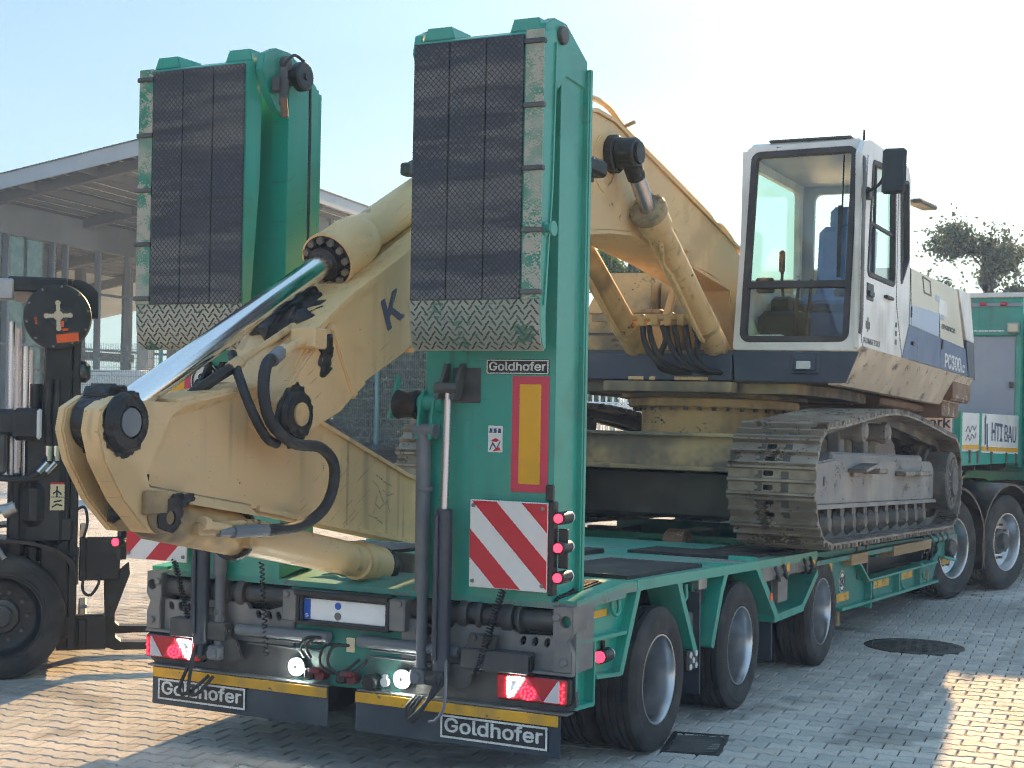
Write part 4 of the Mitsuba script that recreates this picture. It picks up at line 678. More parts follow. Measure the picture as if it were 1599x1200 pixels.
w1 = Polygon([(1.757,3.005),(2.497,3.063),(2.554,2.119),(1.663,2.113)]).buffer(-.06).buffer(.06); w2 = Polygon([(2.673,2.996),(2.96,3.045),(3.03,2.393),(2.763,2.142)]).buffer(-.03).buffer(.03)
P(cab, 'side_wall', prism(so.difference(w1).difference(w2), 'x', 1.435, 1.478, bev=.008), 'm_white', label='white cab door side')
P(cab, 'side_seal', [prism(w1.buffer(.004).difference(w1.buffer(-.035)), 'x', 1.44, 1.486, bev=.004), prism(w2.buffer(.004).difference(w2.buffer(-.025)), 'x', 1.44, 1.486, bev=.004), rbox(1.45,1.47,1.80,2.53,2.515,2.545,.003), rbox(1.45,1.472,1.90,1.925,2.13,3.02,.003)], 'm_seal')
P(cab, 'side_glass', sheet_yz(w1.buffer(-.03), 1.455), 'm_glass_green', smooth=False); P(cab, 'side_glass', sheet_yz(w2.buffer(-.02), 1.455), 'm_glass_green', smooth=False)
PS(cab, 'door_seam', [prism(strip(l, .010), 'x', 1.4765, 1.481) for l in ([(2.60,3.12),(2.62,1.99),(2.865,1.56)],[(1.60,3.02),(1.52,2.2),(1.535,1.62),(1.60,1.565)])], 'm_steel_dark')
P(cab, 'grab_rail', tube([(1.47,1.475,2.98),(1.495,1.45,2.9),(1.50,1.43,2.4),(1.495,1.46,1.75),(1.47,1.50,1.66)], .014), 'm_steel')
PS(cab, 'door_handle', [rbox(1.478,1.484,1.66,1.86,1.93,2.06,.003), rbox(1.478,1.50,1.69,1.83,1.96,2.0,.006), rbox(1.478,1.51,2.20,2.42,1.995,2.02,.005)], 'm_black')
P(cab, 'door_lettering', text('KOMATSU', .042, 'side', (1.4775,1.60,1.60), .003, True, .50), 'm_steel_dark'); PS(cab, 'door_emblem', [rbox(1.477,1.481,1.66+.045*i,1.69+.045*i,1.71-.02*(i%2),1.77+.03*(i%2),.002) for i in range(3)], 'm_steel_dark')
PS(cab, 'door_sticker', [box(1.477,1.481,2.60,2.66,1.66+.07*i,1.70+.07*i) for i in range(3)], 'm_steel_dark')
lw = Polygon([(1.56,1.56),(1.54,3.08),(3.05,3.10),(3.08,1.56)]); lh = Polygon([(1.66,2.06),(1.66,2.97),(2.93,2.98),(2.96,2.1)]).buffer(-.05).buffer(.05)
P(cab, 'inner_wall', prism(lw.difference(lh), 'x', .515, .565, bev=.004), 'm_white'); P(cab, 'inner_glass', sheet_yz(lh.buffer(.005), .54), 'm_glass_green', smooth=False)
rw = Polygon([(.53,1.56),(.56,3.09),(1.44,3.10),(1.46,1.56)]); rh = Polygon([(.66,2.20),(.66,2.98),(1.36,2.985),(1.38,2.2)]).buffer(-.06).buffer(.06)
P(cab, 'rear_wall', prism(rw.difference(rh), 'y', 3.03, 3.085, bev=.004), 'm_panel_grey'); P(cab, 'rear_glass', sheet_xz(rh.buffer(.005), 3.06), 'm_glass', smooth=False)
P(cab, 'floor', rbox(.515,1.42,1.56,3.08,1.52,1.56,.005), 'm_white'); P(cab, 'ceiling', rbox(.57,1.43,1.57,3.02,3.045,3.075,.004), 'm_panel_grey'); P(cab, 'roof_hatch', rbox(.73,1.37,1.52,2.6,3.135,3.155,.006), 'm_steel_dark'); P(cab, 'aerial', cyl((1.44,1.62,3.13),(1.44,1.62,3.21),.008,8), 'm_black')
st = P(cab, 'seat', [moved(rbox(-.24,.24,-.07,.07,0,.66,.05), M_at((1.03,2.72,2.0), rx(-.10))), rbox(.80,1.26,2.15,2.70,1.90,2.03,.05), moved(rbox(-.16,.16,-.05,.05,0,.2,.04), M_at((1.03,2.80,2.63), rx(-.1)))], 'm_seat')
P(cab, 'seat_base', [rbox(.84,1.22,2.2,2.65,1.56,1.90,.03)], 'm_seat'); PS(cab, 'console', [rbox(.62,.80,2.0,2.75,1.56,2.0,.03), rbox(1.26,1.40,2.0,2.75,1.56,1.98,.03), rbox(.60,.98,1.72,1.98,1.56,1.86,.05)], 'm_black')
PS(cab, 'control_lever', [tube([(.72,2.02,2.0),(.72,1.98,2.12),(.73,1.96,2.22)], .012), rbox(.70,.745,1.94,1.985,2.18,2.36,.015), tube([(1.30,2.05,1.98),(1.30,2.0,2.1),(1.29,1.98,2.2)], .012), rbox(1.27,1.315,1.96,2.0,2.16,2.30,.015)], 'm_black')
PS(cab, 'pedal', [tube([(.92+.1*i,1.70,1.57),(.92+.1*i,1.72,1.85),(.92+.1*i,1.78,2.1)], .012) for i in range(2)] + [rbox(.88+.1*i,.96+.1*i,1.62,1.75,1.60,1.63,.008) for i in range(2)], 'm_black')
P(cab, 'monitor', [rbox(1.24,1.36,1.62,1.70,1.95,2.02,.01), moved(rbox(-.07,.07,-.02,.02,0,.12,.01), M_at((.66,1.76,2.0), rx(.3)))], 'm_black'); P(cab, 'floor_mat', box(.57,1.43,1.57,3.03,1.56,1.575), 'm_rubber'); P(cab, 'paper', rbox(.64,.86,1.58,1.66,1.60,1.66,.01), 'm_white_sign')
P(EX, 'cab_base', [prism([(.49,1.528),(1.468,1.523),(1.375,1.29),(.517,1.30)], 'y', 1.505, 1.535, bev=.004)], 'm_navy')
wl = P(EX, 'work_lamp', [rbox(.955,1.18,1.485,1.51,1.352,1.505,.012), rbox(.985,1.15,1.46,1.49,1.375,1.48,.01)], 'm_navy'); P(wl, 'lens', rbox(1.01,1.12,1.452,1.462,1.39,1.45,.004), 'm_lens_clear')
P(EX, 'mirror_arm', tube([(1.48,1.52,2.71),(1.54,1.42,2.71),(1.64,1.30,2.73),(1.71,1.22,2.80)], .012), 'm_black'); P(EX, 'mirror_arm', rbox(1.46,1.53,1.47,1.55,2.66,2.75,.01), 'm_black')
P(EX, 'cab_mirror', moved(rbox(-.085,.085,-.022,.022,-.17,.17,.02), M_at((1.772,1.20,2.805), rz(.12) @ rx(-.12))), 'm_black'); P(EX, 'mirror_glass', moved(rbox(-.075,.075,.022,.026,-.155,.155,.002), M_at((1.772,1.20,2.805), rz(.12) @ rx(-.12))), 'm_mirror_glass')
P(EX, 'rear_mirror', [moved(rbox(-.07,.07,-.33,.33,-.022,.022,.012), M_at((1.40,3.82,2.99), rx(.06))), cyl((1.36,3.06,2.93),(1.40,3.55,2.97),.016)], 'm_steel_dark')
# boom
boom = [(-3.72,1.238),(-3.58,1.322),(-3.44,1.425),(-2.96,1.684),(-1.15,2.78),(-.86,2.915),(-.56,2.975),(-.26,2.968),(.01,2.915),(.60,2.805),(1.43,2.64),(2.23,2.48),(2.75,2.30),(2.92,1.80),(2.85,1.55),(2.65,1.45),(2.45,1.55),(2.20,2.087),(1.7,2.15),(1.13,2.184),(.5,2.232),(.07,2.25),(-.29,2.215),(-.66,2.155),(-.87,2.085),(-1.15,1.97),(-2.83,1.225),(-3.14,1.079),(-3.42,.949),(-3.47,.89),(-3.76,.78),(-3.90,.74),(-3.98,.79),(-4.0,.87),(-3.95,.95)]
bm = P(EX, 'boom', [prism(boom, 'x', -.205, .205, bev=.012), prism(strip([(-3.72,1.243),(-3.44,1.432),(-2.96,1.69),(-1.15,2.787)], .03), 'x', -.225, .225), prism(strip([(-.86,2.922),(-.56,2.982),(-.26,2.975),(.01,2.922),(1.43,2.647),(2.5,2.43)], .025), 'x', -.222, .222), prism(strip([(-2.83,1.222),(-.87,2.08),(-.66,2.15),(-.29,2.21),(.07,2.245),(1.13,2.18),(2.2,2.083)], .025), 'x', -.22, .22)], 'm_cream', label='cream boom with a hump in the middle')
P(bm, 'boom_nose', [prism([(-3.60,1.30),(-3.50,1.30),(-3.27,1.02),(-3.40,.94),(-3.48,.88),(-3.78,.76),(-3.93,.72),(-4.01,.80),(-4.0,.90),(-3.93,.98)], 'x', x0, x1, bev=.01) for x0, x1 in ((.165,.23),(-.23,-.165))] + [prism(strip([(-3.60,1.28),(-3.38,.955)], .045), 'x', .2, .245, bev=.006)], 'm_cream')
PS(bm, 'pin_boss', [lathe([(0,0),(.115,0),(.12,.01),(.105,.03),(.06,.034),(0,.034)], (x,-3.875,.845), (d,0,0), 28) for x, d in ((.228,1),(-.228,-1))], 'm_grease'); PS(bm, 'grease_smear', [blob(-3.885,.83,.15,.226,.236,3,.34,hole=.04), blob(-3.62,1.14,.06,.226,.234,5,.8,.5,1.5)], 'm_grease'); P(bm, 'pin_cap', cyl((.262,-3.875,.85),(.272,-3.875,.85),.055,20), 'm_cream_dirty')
gr = trimesh.creation.icosphere(4); gr.vertices *= (.15,.24,.065); gr.vertices += (meshkit.noise(gr.vertices*18)[:,None]-.5)*.09*np.array([1,1,.8]); gr.apply_transform(M_at((-.03,-3.58,1.335), rx(.50))); P(bm, 'grease_lump', gr, 'm_grease')
gr2 = trimesh.creation.icosphere(3); gr2.vertices *= (.02,.05,.11); gr2.vertices += (meshkit.noise(gr2.vertices*30)[:,None]-.5)*.05; gr2.apply_translation((.225,-3.66,1.13)); P(bm, 'grease_lump', gr2, 'm_grease')
P(bm, 'hose_bracket', rbox(.13,.27,-3.80,-3.69,1.165,1.262,.008), 'm_cream')
P(bm, 'hard_line', [tube([(x,-3.80,1.19),(x,-3.98,1.13)], .021), lathe([(.02,0),(.034,.0),(.034,.05),(.02,.05)], (x,-3.97,1.135), (0,-.95,-.31), 10)] if False else [cyl((.2,-3.78,1.205),(.2,-3.95,1.135),.022,12), cyl((.2,-3.93,1.142),(.2,-3.98,1.122),.036,8)], 'm_cream')
P(bm, 'boom_lettering', moved(text('K', .155, 'side', (0,0,0), .004, True, .17), M_at((.2055,-3.055,1.31), rx(.52))), 'm_letter_blue')
for x in (-.05, .14):
    P(bm, 'pipe', tube([(x,-1.2,2.86),(x,-.85,3.03),(x,-.5,3.085),(x,-.2,3.08),(x,.12,2.985),(x,.9,2.835),(x,1.8,2.655),(x,1.95,2.60),(x,2.15,2.60),(x,2.4,2.53)], .021, n=8), 'm_cream')
PS(bm, 'pipe_clamp', [rbox(-.13,.13,y-.02,y+.02,z-.05,z+.035,.006) for y, z in ((.05,2.985),(1.45,2.70))] + [cyl((.1,.05,2.98),(.24,.02,3.02),.014,8)], 'm_cream_dirty')
P(bm, 'boss_ring', lathe([(.15,0),(.20,0),(.20,.006),(.15,.006)], (.205,-.38,2.66), (1,0,0), 36), 'm_cream'); P(bm, 'side_pad', rbox(.20,.225,.92,1.22,2.26,2.40,.01), 'm_cream')
for s in (1, -1):
    bs = PS(bm, 'rod_boss', [cyl((s*.2,-.30,2.735),(s*.27,-.30,2.735),.13,28,b=.01)], 'm_grease')
    bc = P(EX, 'boom_cylinder', [cyl((s*.335,.10,2.40),(s*.335,1.72,1.475),.098,30), lathe([(.098,0),(.118,.01),(.118,.17),(.098,.19)], (s*.335,.10,2.40), (0,1.62,-.925), 30), cyl((s*.335,1.60,1.54),(s*.335,1.9,1.37),.085,24)], 'm_cream_dirty' if s < 0 else 'm_cream')
    P(bc, 'gland', [lathe([(.05,0),(.128,0),(.135,.015),(.135,.045),(.10,.055)], (s*.335,.075,2.415), (0,1.62,-.925), 30)] + [moved(cyl((0,0,-.02),(0,0,.005),.014,6), M_at(np.array([s*.335,.075,2.415]) + rot_to((0,1.62,-.925))[:3,:3] @ np.array([.115*math.cos(a), .115*math.sin(a), 0]), rot_to((0,1.62,-.925))[:3,:3])) for a in np.arange(12)*math.pi/6], 'm_cream_grease')
    P(bc, 'piston_rod', cyl((s*.335,-.28,2.72),(s*.335,.10,2.40),.055,24), 'm_rod'); P(bc, 'rod_eye', [cyl((s*.262,-.30,2.735),(s*.41,-.30,2.735),.105,28,b=.012), cyl((s*.335,-.28,2.72),(s*.335,-.14,2.60),.065,16), cyl((s*.41,-.30,2.735),(s*.43,-.30,2.735),.075,20)], 'm_grease')
    P(bc, 'feed_pipe', tube([(s*.335+.02*s,.26,2.26),(s*.36,.30,2.16),(s*.33,.42,2.06),(s*.33,.62,1.98),(s*.33,1.2,1.62),(s*.3,1.32,1.62),(s*.18,1.30,1.74)], .018, n=8), 'm_cream'); P(bc, 'clamp_band', lathe([(.098,0),(.105,0),(.105,.03),(.098,.03)], (s*.335,1.30,1.715), (0,1.62,-.925), 28), 'm_cream_dirty')
P(EX, 'feed_manifold', [cyl((-.34,1.24,1.765),(.34,1.24,1.765),.026,12)] + [rbox(x-.03,x+.03,1.20,1.28,1.70,1.79,.008) for x in (-.16,-.05,.06,.17)], 'm_cream_dirty')
P(EX, 'support_strut', [prism([(-.16,1.74),(-.10,1.72),(.02,2.22),(-.02,2.24)], 'y', 1.60, 1.66, bev=.005)], 'm_cream')
for x0_, x1_, w_ in ((-.16,.02,0),(-.11,.06,.03),(.04,.23,.0),(.10,.2,.04),(.19,.31,.02),(.0,-.05,.05),(.26,.30,.06)):
    P(EX, 'hydraulic_hose', tube([(x0_,1.26,1.71),(x0_+.02,1.24+w_,1.60),((x0_+x1_)/2,1.24+w_,1.47),(x1_,1.34+w_,1.385),(x1_+.1,1.55,1.36),(x1_+.1,1.9,1.42)], .023, n=10), 'm_rubber')
P(bm, 'lamp_bracket', [rbox(.21,.30,-.80,-.76,2.46,2.56,.004)], 'm_steel_dark'); bl = P(bm, 'boom_lamp', rbox(.24,.38,-1.0,-.72,2.49,2.60,.02), 'm_black'); P(EX, 'boom_lamp_lens', rbox(.25,.37,-1.008,-.998,2.50,2.585,.006), 'm_lens_clear')
P(bm, 'lamp_wire', tube([(.21,-.95,2.9),(.225,-.86,2.8),(.225,-.80,2.65),(.23,-.78,2.56)], .006), 'm_black')
# arm cylinder on top of the boom
A, Bp = np.array((.0,-4.91,.775)), np.array((0,-3.30,1.652)); ud = (Bp-A)/np.linalg.norm(Bp-A)
ac = P(EX, 'arm_cylinder', [cyl(Bp, Bp+ud*2.2, .105, 36), lathe([(.105,0),(.138,.0),(.14,.01),(.14,.22),(.128,.30),(.106,.33)], Bp, ud, 36), lathe([(.128,.0),(.146,.0),(.146,.03),(.128,.03)], Bp-ud*.03, ud, 36)], 'm_cream')
P(ac, 'gland', [lathe([(.055,-.075),(.085,-.07),(.09,-.03),(.135,-.035),(.135,.0)], Bp, ud, 36)] , 'm_grease'); P(ac, 'gland_bolt', [moved(cyl((0,0,-.055),(0,0,-.02),.019,6), M_at(Bp + rot_to(ud)[:3,:3] @ np.array([.115*math.cos(a), .115*math.sin(a), 0]), rot_to(ud)[:3,:3])) for a in np.arange(12)*math.pi/6], 'm_cream_grease', stuff=True)
P(ac, 'piston_rod', cyl(A, Bp, .0600, 40), 'm_chrome', label='bright chrome piston rod'); P(ac, 'rod_eye', cyl(A+(-.06,0,0), A+(.05,0,0), .115, 28), 'm_grease')
nrm = np.cross((1,0,0), ud)
P(ac, 'feed_pipe', [tube([Bp+ud*-.9-nrm*-.0+np.array((.05,.02,-.14)), Bp+ud*-.3+np.array((.07,.02,-.15)), Bp+ud*1.0+np.array((.13,0,-.10))], .018, n=8), cyl(Bp+ud*-.9+np.array((.05,.02,-.14)), Bp+ud*-.98+np.array((.05,.02,-.14)), .032, 8)], 'm_cream')
P(ac, 'feed_hose', tube([Bp+ud*-.97+np.array((.05,.02,-.14)), Bp+ud*-1.08+np.array((.02,.02,-.15)), Bp+ud*-1.17+np.array((-.08,.04,-.20)), Bp+ud*-1.2+np.array((-.16,.08,-.30))], .026), 'm_rubber')
P(ac, 'base_lug', [rbox(-.2,.2,-1.55,-1.25,2.45,2.80,.02)], 'm_cream'); P(ac, 'top_fitting', [rbox(-.03,.03,-2.62,-2.54,2.20,2.27,.01), tube([(0,-2.58,2.26),(0,-2.45,2.32),(0,-2.2,2.42)], .016)], 'm_steel_dark')
# stick folded under the boom
CUR[0] = EXM @ M_at((-.05,.055,0))
arm = [(-5.0,.885),(-4.85,.872),(-4.62,.872),(-4.30,.925),(-4.04,.972),(-3.72,.93),(-3.53,.835),(-2.62,.554),(-1.2,.28),(-1.05,.18),(-1.2,.10),(-2.60,.20),(-3.79,.385),(-4.55,.475),(-4.62,.46),(-4.66,.36),(-4.72,.318),(-4.79,.325),(-4.95,.46),(-5.07,.62),(-5.115,.74),(-5.10,.83)]
am = P(EX, 'arm', [prism(Polygon(arm).difference(Polygon([(-5.3,.2),(-4.62,.2),(-4.62,1.0),(-5.3,1.0)])), 'x', -.06, .095, bev=.008)] +
   [prism(Polygon(arm).difference(sbox(-4.3,.2,-3.9,1.2).difference(sbox(-4.3,.2,-3.9,1.2))), 'x', .080, .100), prism(Polygon(arm).intersection(sbox(-3.97,-.2,0,1.2)), 'x', .078, .0985)] + [prism(Polygon(arm).intersection(sbox(-5.3,.2,-4.4,1.1)), 'x', -.065, -.018, bev=.008)], 'm_cream', label='cream arm folded back under the boom, its forked end hanging behind the trailer')
# proud rim plate round the recessed panel
RP = [(-4.755,.57),(-4.74,.53),(-4.70,.512),(-3.95,.415),(-3.85,.45),(-3.80,.65),(-3.86,.80),(-3.98,.89),(-4.08,.915),(-4.56,.815),(-4.62,.785),(-4.67,.72)]
ring_, RQ = bevel_ring(RP, .05, .098, .166); ring_ = trimesh.intersections.slice_mesh_plane(ring_, (0,-1,0), (0,-4.02,0))
rim = Polygon(arm).intersection(sbox(-5.3,.2,-4.02,1.2)).difference(sbox(-4.3,.47,-3.5,.90)).difference(Polygon(RQ))
P(am, 'horn_plate', [prism(rim, 'x', .095, .166), prism(rim.buffer(-.006), 'x', .12, .172)], 'm_cream'); P(am, 'panel_bevel', ring_, 'm_cream', smooth=20); P(am, 'grime_line', prism(LineString(RP+RP[:1]).buffer(.0045).intersection(sbox(-5,.3,-4.0,.62).union(sbox(-5,.5,-4.6,.9))), 'x', .0995, .1015), 'm_cream_grease'); P(am, 'top_edge', [prism(strip([(-4.62,.878),(-4.04,.978),(-3.72,.936)], .02), 'x', -.075, .150), prism(strip([(-3.53,.84),(-2.62,.56),(-1.2,.285)], .02), 'x', -.075, .118), prism(strip([(-3.95,.405),(-2.60,.203),(-1.25,.10)], .022), 'x', -.075, .118)], 'm_cream')
P(am, 'horn_pin', [lathe([(0,.0),(.122,0),(.126,.012),(.11,.035),(.068,.04),(.064,.03),(0,.03)], (.17,-4.965,.78), (1,0,0), 30)], 'm_grease'); P(am, 'pin_end', cyl((.198,-4.965,.78),(.212,-4.965,.78),.058,24), 'm_grey_paint')
P(am, 'spacer', [cyl((-.02,-4.96,.775),(.12,-4.96,.775),.108,28)], 'm_cream_grease')
gk = trimesh.creation.icosphere(4); gk.vertices *= (.065,.10,.17); gk.vertices += (meshkit.noise(gk.vertices*22+5)[:,None]-.5)*.07; P(am, 'grease_lump', moved(gk, M_at((.05,-4.80,.50), rx(.6))), 'm_grease')
PS(am, 'grease_smear', [blob(-4.965,.775,.132,.168,.178,1,.42,hole=.05), blob(-4.95,.80,.10,-.015,.115,9,.5,1.,1.4)], 'm_grease'); PS(am, 'scratch', [prism(unary_union([strip(l, .007) for l in L]), 'x', .0975, .1000) for L in ([[(-2.95,.53),(-2.90,.50),(-2.86,.44),(-2.82,.40)],[(-2.92,.56),(-2.83,.52),(-2.76,.50)]],[[(-2.93,.42),(-2.88,.38),(-2.80,.42),(-2.77,.36)],[(-2.98,.35),(-2.90,.33),(-2.84,.30)]],[[(-2.85,.48),(-2.80,.45),(-2.74,.46)],[(-2.9,.46),(-2.93,.36)]],[[(-3.42,.62),(-3.41,.58)],[(-3.2,.66),(-3.19,.62)]])], 'm_black', stuff=False)
P(am, 'bucket_boss', [cyl((-.06,-4.72,.405),(.19,-4.72,.405),.085,26,b=.008), rbox(.17,.20,-4.84,-4.70,.40,.50,.008)], 'm_cream_dirty'); PS(am, 'grease_smear', [blob(-4.68,.385,.075,.192,.199,12,.6,hole=.03), blob(-4.60,.46,.05,.173,.177,13,.7,1.8,.6)], 'm_grease')
CUR[0] = EXM
C_, D_ = np.array((0,-4.60,.385)), np.array((0,-2.72,.075)); cd = (D_-C_)/np.linalg.norm(D_-C_)
bk = P(EX, 'bucket_cylinder', [cyl(C_+cd*.55, D_, .088, 32), lathe([(.088,0),(.102,.01),(.102,.22),(.095,.24)], D_-cd*.24, cd, 32)], 'm_cream')
P(bk, 'cylinder_base', [cyl(C_, C_+cd*.62, .10, 28, b=.01), rbox(.05,.14,-4.42,-4.02,.30,.36,.01), rbox(.04,.15,-4.06,-3.98,.23,.36,.01)], 'm_cream_dirty'); P(bk, 'clamp', [lathe([(.10,0),(.122,0),(.122,.03),(.10,.03)], C_+cd*o, cd, 28) for o in (.60,)], 'm_grease')
P(bk, 'feed_line', [cyl((.13,-4.40,.355),(.13,-4.06,.30),.020,12), cyl((.13,-4.36,.35),(.13,-4.40,.356),.032,8)], 'm_cream'); P(bk, 'gland', [lathe([(.05,0),(.10,.0),(.095,.06),(.06,.10)], D_, cd, 28)], 'm_grease')
P(bk, 'rod_eye', [cyl(D_+cd*.08, D_+cd*.45, .055, 20), cyl((-.2,-2.28,.0),(.24,-2.28,.0),.085,24,b=.01), cyl((-.14,-2.48,.03),(.14,-2.48,.03),.10,24,b=.02)], 'm_cream_grease')
CUR[0] = EXM
P(am, 'arm_hose', [tube([(.2,-4.00,1.118),(.235,-4.12,1.06),(.25,-4.15,.93),(.265,-4.10,.80),(.27,-3.93,.715),(.24,-3.68,.70),(.22,-3.53,.63),(.215,-3.51,.52),(.215,-3.58,.41),(.21,-3.74,.335),(.19,-3.95,.315),(.16,-4.06,.312)], .027, n=14)], 'm_rubber', label='thick black hydraulic hose looping over the arm')
P(am, 'arm_hose', tube([(-.05,-4.0,1.12),(.12,-4.16,1.0),(.20,-4.17,.86),(.22,-4.08,.74),(.21,-3.98,.71)], .022, n=12), 'm_rubber')
PS(am, 'hose_fitting', [cyl((.2,-3.97,1.13),(.222,-4.06,1.09),.034,12), cyl((.185,-4.0,.314),(.15,-4.20,.312),.030,12), cyl((.15,-4.18,.312),(.13,-4.28,.312),.022,10)], 'm_grey_paint')
CUR[0] = I4

# ------------------------------------------------------------------ tractor unit under the gooseneck
CUR[0] = M_at((1.328, 8.99, 0), rz(-.29))
TK = thing('tractor_unit', 'dark tractor unit with black mudguards coupled under the gooseneck at the right edge', 'truck')
for x, s in ((0,1),(-2.5,-1)):
    for y in (0, 1.16): wheel(TK, x, y, .495, s, .295, w=.29, twin=True, deep=.11)
    wheel(TK, x, 4.9, .495, s, .295, w=.32, twin=False, deep=.05)
    for y in (0, 1.16):
        o = Polygon(arc(y,.50,.615,205,-25,24) + arc(y,.50,.59,-25,205,24)); P(TK, 'mudguard', prism(o, 'x', min(x+s*.02,x-s*.60), max(x+s*.02,x-s*.60)), 'm_black_gloss')
    P(TK, 'mud_flap', rbox(min(x,x-s*.6),max(x,x-s*.6),-.66,-.64,.22,.62,.003), 'm_flap')
PS(TK, 'chassis', [rbox(-1.72,-1.6,-1.0,6.4,.72,.98,.01), rbox(-.9,-.78,-1.0,6.4,.72,.98,.01), rbox(-1.7,-.8,.2,1.0,.95,1.15,.02)] + [cyl((-2.0,y,.495),(-.5,y,.495),.09) for y in (0,1.16,4.9)], 'm_black')
P(TK, 'fuel_tank', cyl((-.38,2.2,.62),(-.38,3.9,.62),.32,28,b=.03), 'm_alu_dull'); P(TK, 'side_fairing', rbox(-.06,-.02,4.0,4.3,.3,1.0,.01), 'm_teal')
cbp = [(4.25,1.0),(4.25,3.02),(4.45,3.12),(5.6,3.08),(6.15,2.75),(6.32,2.0),(6.36,.45),(5.55,.45),(5.52,1.0)]
cbk = P(TK, 'driver_cab', prism(cbp, 'x', -2.45, -.03, bev=.04), 'm_teal'); P(cbk, 'side_window', prism([(5.15,1.85),(5.15,2.55),(5.95,2.55),(6.1,1.85)], 'x', -.032, -.022), 'm_glass_dark'); P(cbk, 'rear_wall', box(-2.3,-.2,4.23,4.26,1.1,2.9), 'm_teal_dark')
P(TK, 'rear_lamp', rbox(-.55,-.1,-1.04,-1.0,.72,.86,.01), 'm_red_lens')
CUR[0] = I4

# ------------------------------------------------------------------ forklift on the left
FO = np.array((-3.178, .748, 0)); FA = math.atan2(.459, .888) + .27; FM = M_at(FO, rz(FA)); CUR[0] = FM
FK = thing('forklift', 'black forklift truck with a round hose reel on its mast at the left edge', 'forklift')
for yy, s in ((0,1),(1.42,-1)):
    CUR[0] = FM @ M_at((-.02, yy, 0), rz(-math.pi/2)); wheel(FK, 0, 0, .41, s, .262, w=.30, twin=False, m_rim='m_black', deep=.10)
    CUR[0] = FM @ M_at((-1.9, yy, 0), rz(-math.pi/2)); wheel(FK, 0, 0, .33, s, .20, w=.22, twin=False, m_rim='m_black', deep=.06)
CUR[0] = FM
for yy in (-.02, 1.10):
    o = [(-.60,.55),(-.48,.78),(-.3,.89),(-.05,.92),(.16,.90),(.30,.86),(.43,.775)]
    P(FK, 'mudguard', prism(strip(o, .022).union(strip([(.40,.79),(.44,.74)], .03)), 'y', yy, yy+.34), 'm_black_gloss')
for yy in (.12, 1.12):
    PS(FK, 'mast_rail', [rbox(.22,.40,yy,yy+.16,.22,2.66,.012), rbox(.40,.455,yy+.03,yy+.13,.16,2.60,.008)], 'm_black')
    P(FK, 'lift_cylinder', [cyl((.06,yy+.06,.5),(.06,yy+.06,1.35),.06), cyl((.17,yy+.05,.3),(.17,yy+.05,1.95),.04)], 'm_black'); PS(FK, 'lift_rod', [cyl((.02,yy+.0,1.30),(.01,yy+.0,2.36),.022), cyl((.11,yy+.0,1.3),(.105,yy+.0,2.2),.019)], 'm_rod')
PS(FK, 'mast_crossbar', [rbox(-.02,.36,.05,1.4,2.56,2.66,.01), rbox(.2,.42,.1,1.3,.9,1.05,.01), rbox(.2,.42,.1,1.3,.25,.40,.01)], 'm_black'); P(FK, 'guard_bar', [rbox(-.6,.02,.0,.10,2.50,2.64,.01)], 'm_alu_dull')
PS(FK, 'mast_cover', [rbox(.08,.385,.08,.30,.86,1.75,.05), rbox(.10,.24,.02,.12,1.0,1.3,.05)], 'm_black')
PS(FK, 'mast_chain', [box(.26,.29,.40,.44,.4,2.6), box(.26,.29,.96,1.0,.4,2.6)], 'm_steel_dark')
rl_ = P(FK, 'hose_reel', [lathe([(0,0),(.18,0),(.215,-.004),(.219,-.02),(.21,-.03),(.21,-.12),(.222,-.13),(.222,-.15),(0,-.15)], (.30,.02,2.40), (0,-1,0), 48)], 'm_black', label='black round hose reel with cream cross at its hub')
P(rl_, 'reel_bolt', [cyl((.30+.200*math.cos(a),-.006,2.40+.200*math.sin(a)),(.30+.200*math.cos(a),.022,2.40+.200*math.sin(a)),.008,8) for a in np.arange(10)*math.pi/5+.2], 'm_steel', stuff=True)
cr = unary_union([strip([(-.075,0),(.075,0)], .026), strip([(0,-.085),(0,.085)], .026)] + [Point(x,z).buffer(.017) for x, z in ((-.075,0),(.075,0),(0,-.085),(0,.085))] + [Point(0,0).buffer(.032)])
P(rl_, 'hub_cross', prism(affinity.rotate(affinity.translate(cr, .305, 2.405), 3), 'y', .0, .018), 'm_bone'); P(rl_, 'hub_plate', cyl((.30,.006,2.40),(.30,.022,2.40),.065,24), 'm_black_gloss')
P(rl_, 'orange_sticker', prism(affinity.rotate(sbox(.300,2.235,.435,2.285).buffer(.004), 8), 'y', .012, .020), 'm_orange'); PS(rl_, 'orange_mark', [prism(affinity.rotate(sbox(.157,2.345,.170,2.39).difference(sbox(.160,2.352,.167,2.383)), 10), 'y', .012, .02), prism(sbox(.325,2.33,.342,2.37), 'y', -.003, .02), prism(affinity.rotate(sbox(.333,2.305,.37,2.322), 8), 'y', .012, .02)], 'm_orange')
P(FK, 'reel_bracket', [prism([(.25,2.0),(.30,2.0),(.36,2.22),(.42,2.22),(.40,2.0),(.44,2.0),(.46,2.3),(.24,2.3)], 'y', .14, .18, bev=.004), prism(Polygon(arc(.40,2.47,.19,0,180,16)+[(.2,2.3),(.58,2.3)]).intersection(sbox(.2,2.4,.56,2.7)), 'y', .16, .24)], 'm_black')
lp = P(FK, 'work_lamp', [rbox(.40,.52,.18,.34,1.965,2.11,.03), rbox(.26,.42,.2,.3,1.975,2.08,.01), rbox(.36,.385,.2,.25,1.98,2.25,.005)], 'm_black'); P(lp, 'lens', lathe([(0,0),(.045,0),(.048,.01),(0,.02)], (.47,.17,2.04), (0,-1,0), 20), 'm_glass_dark')
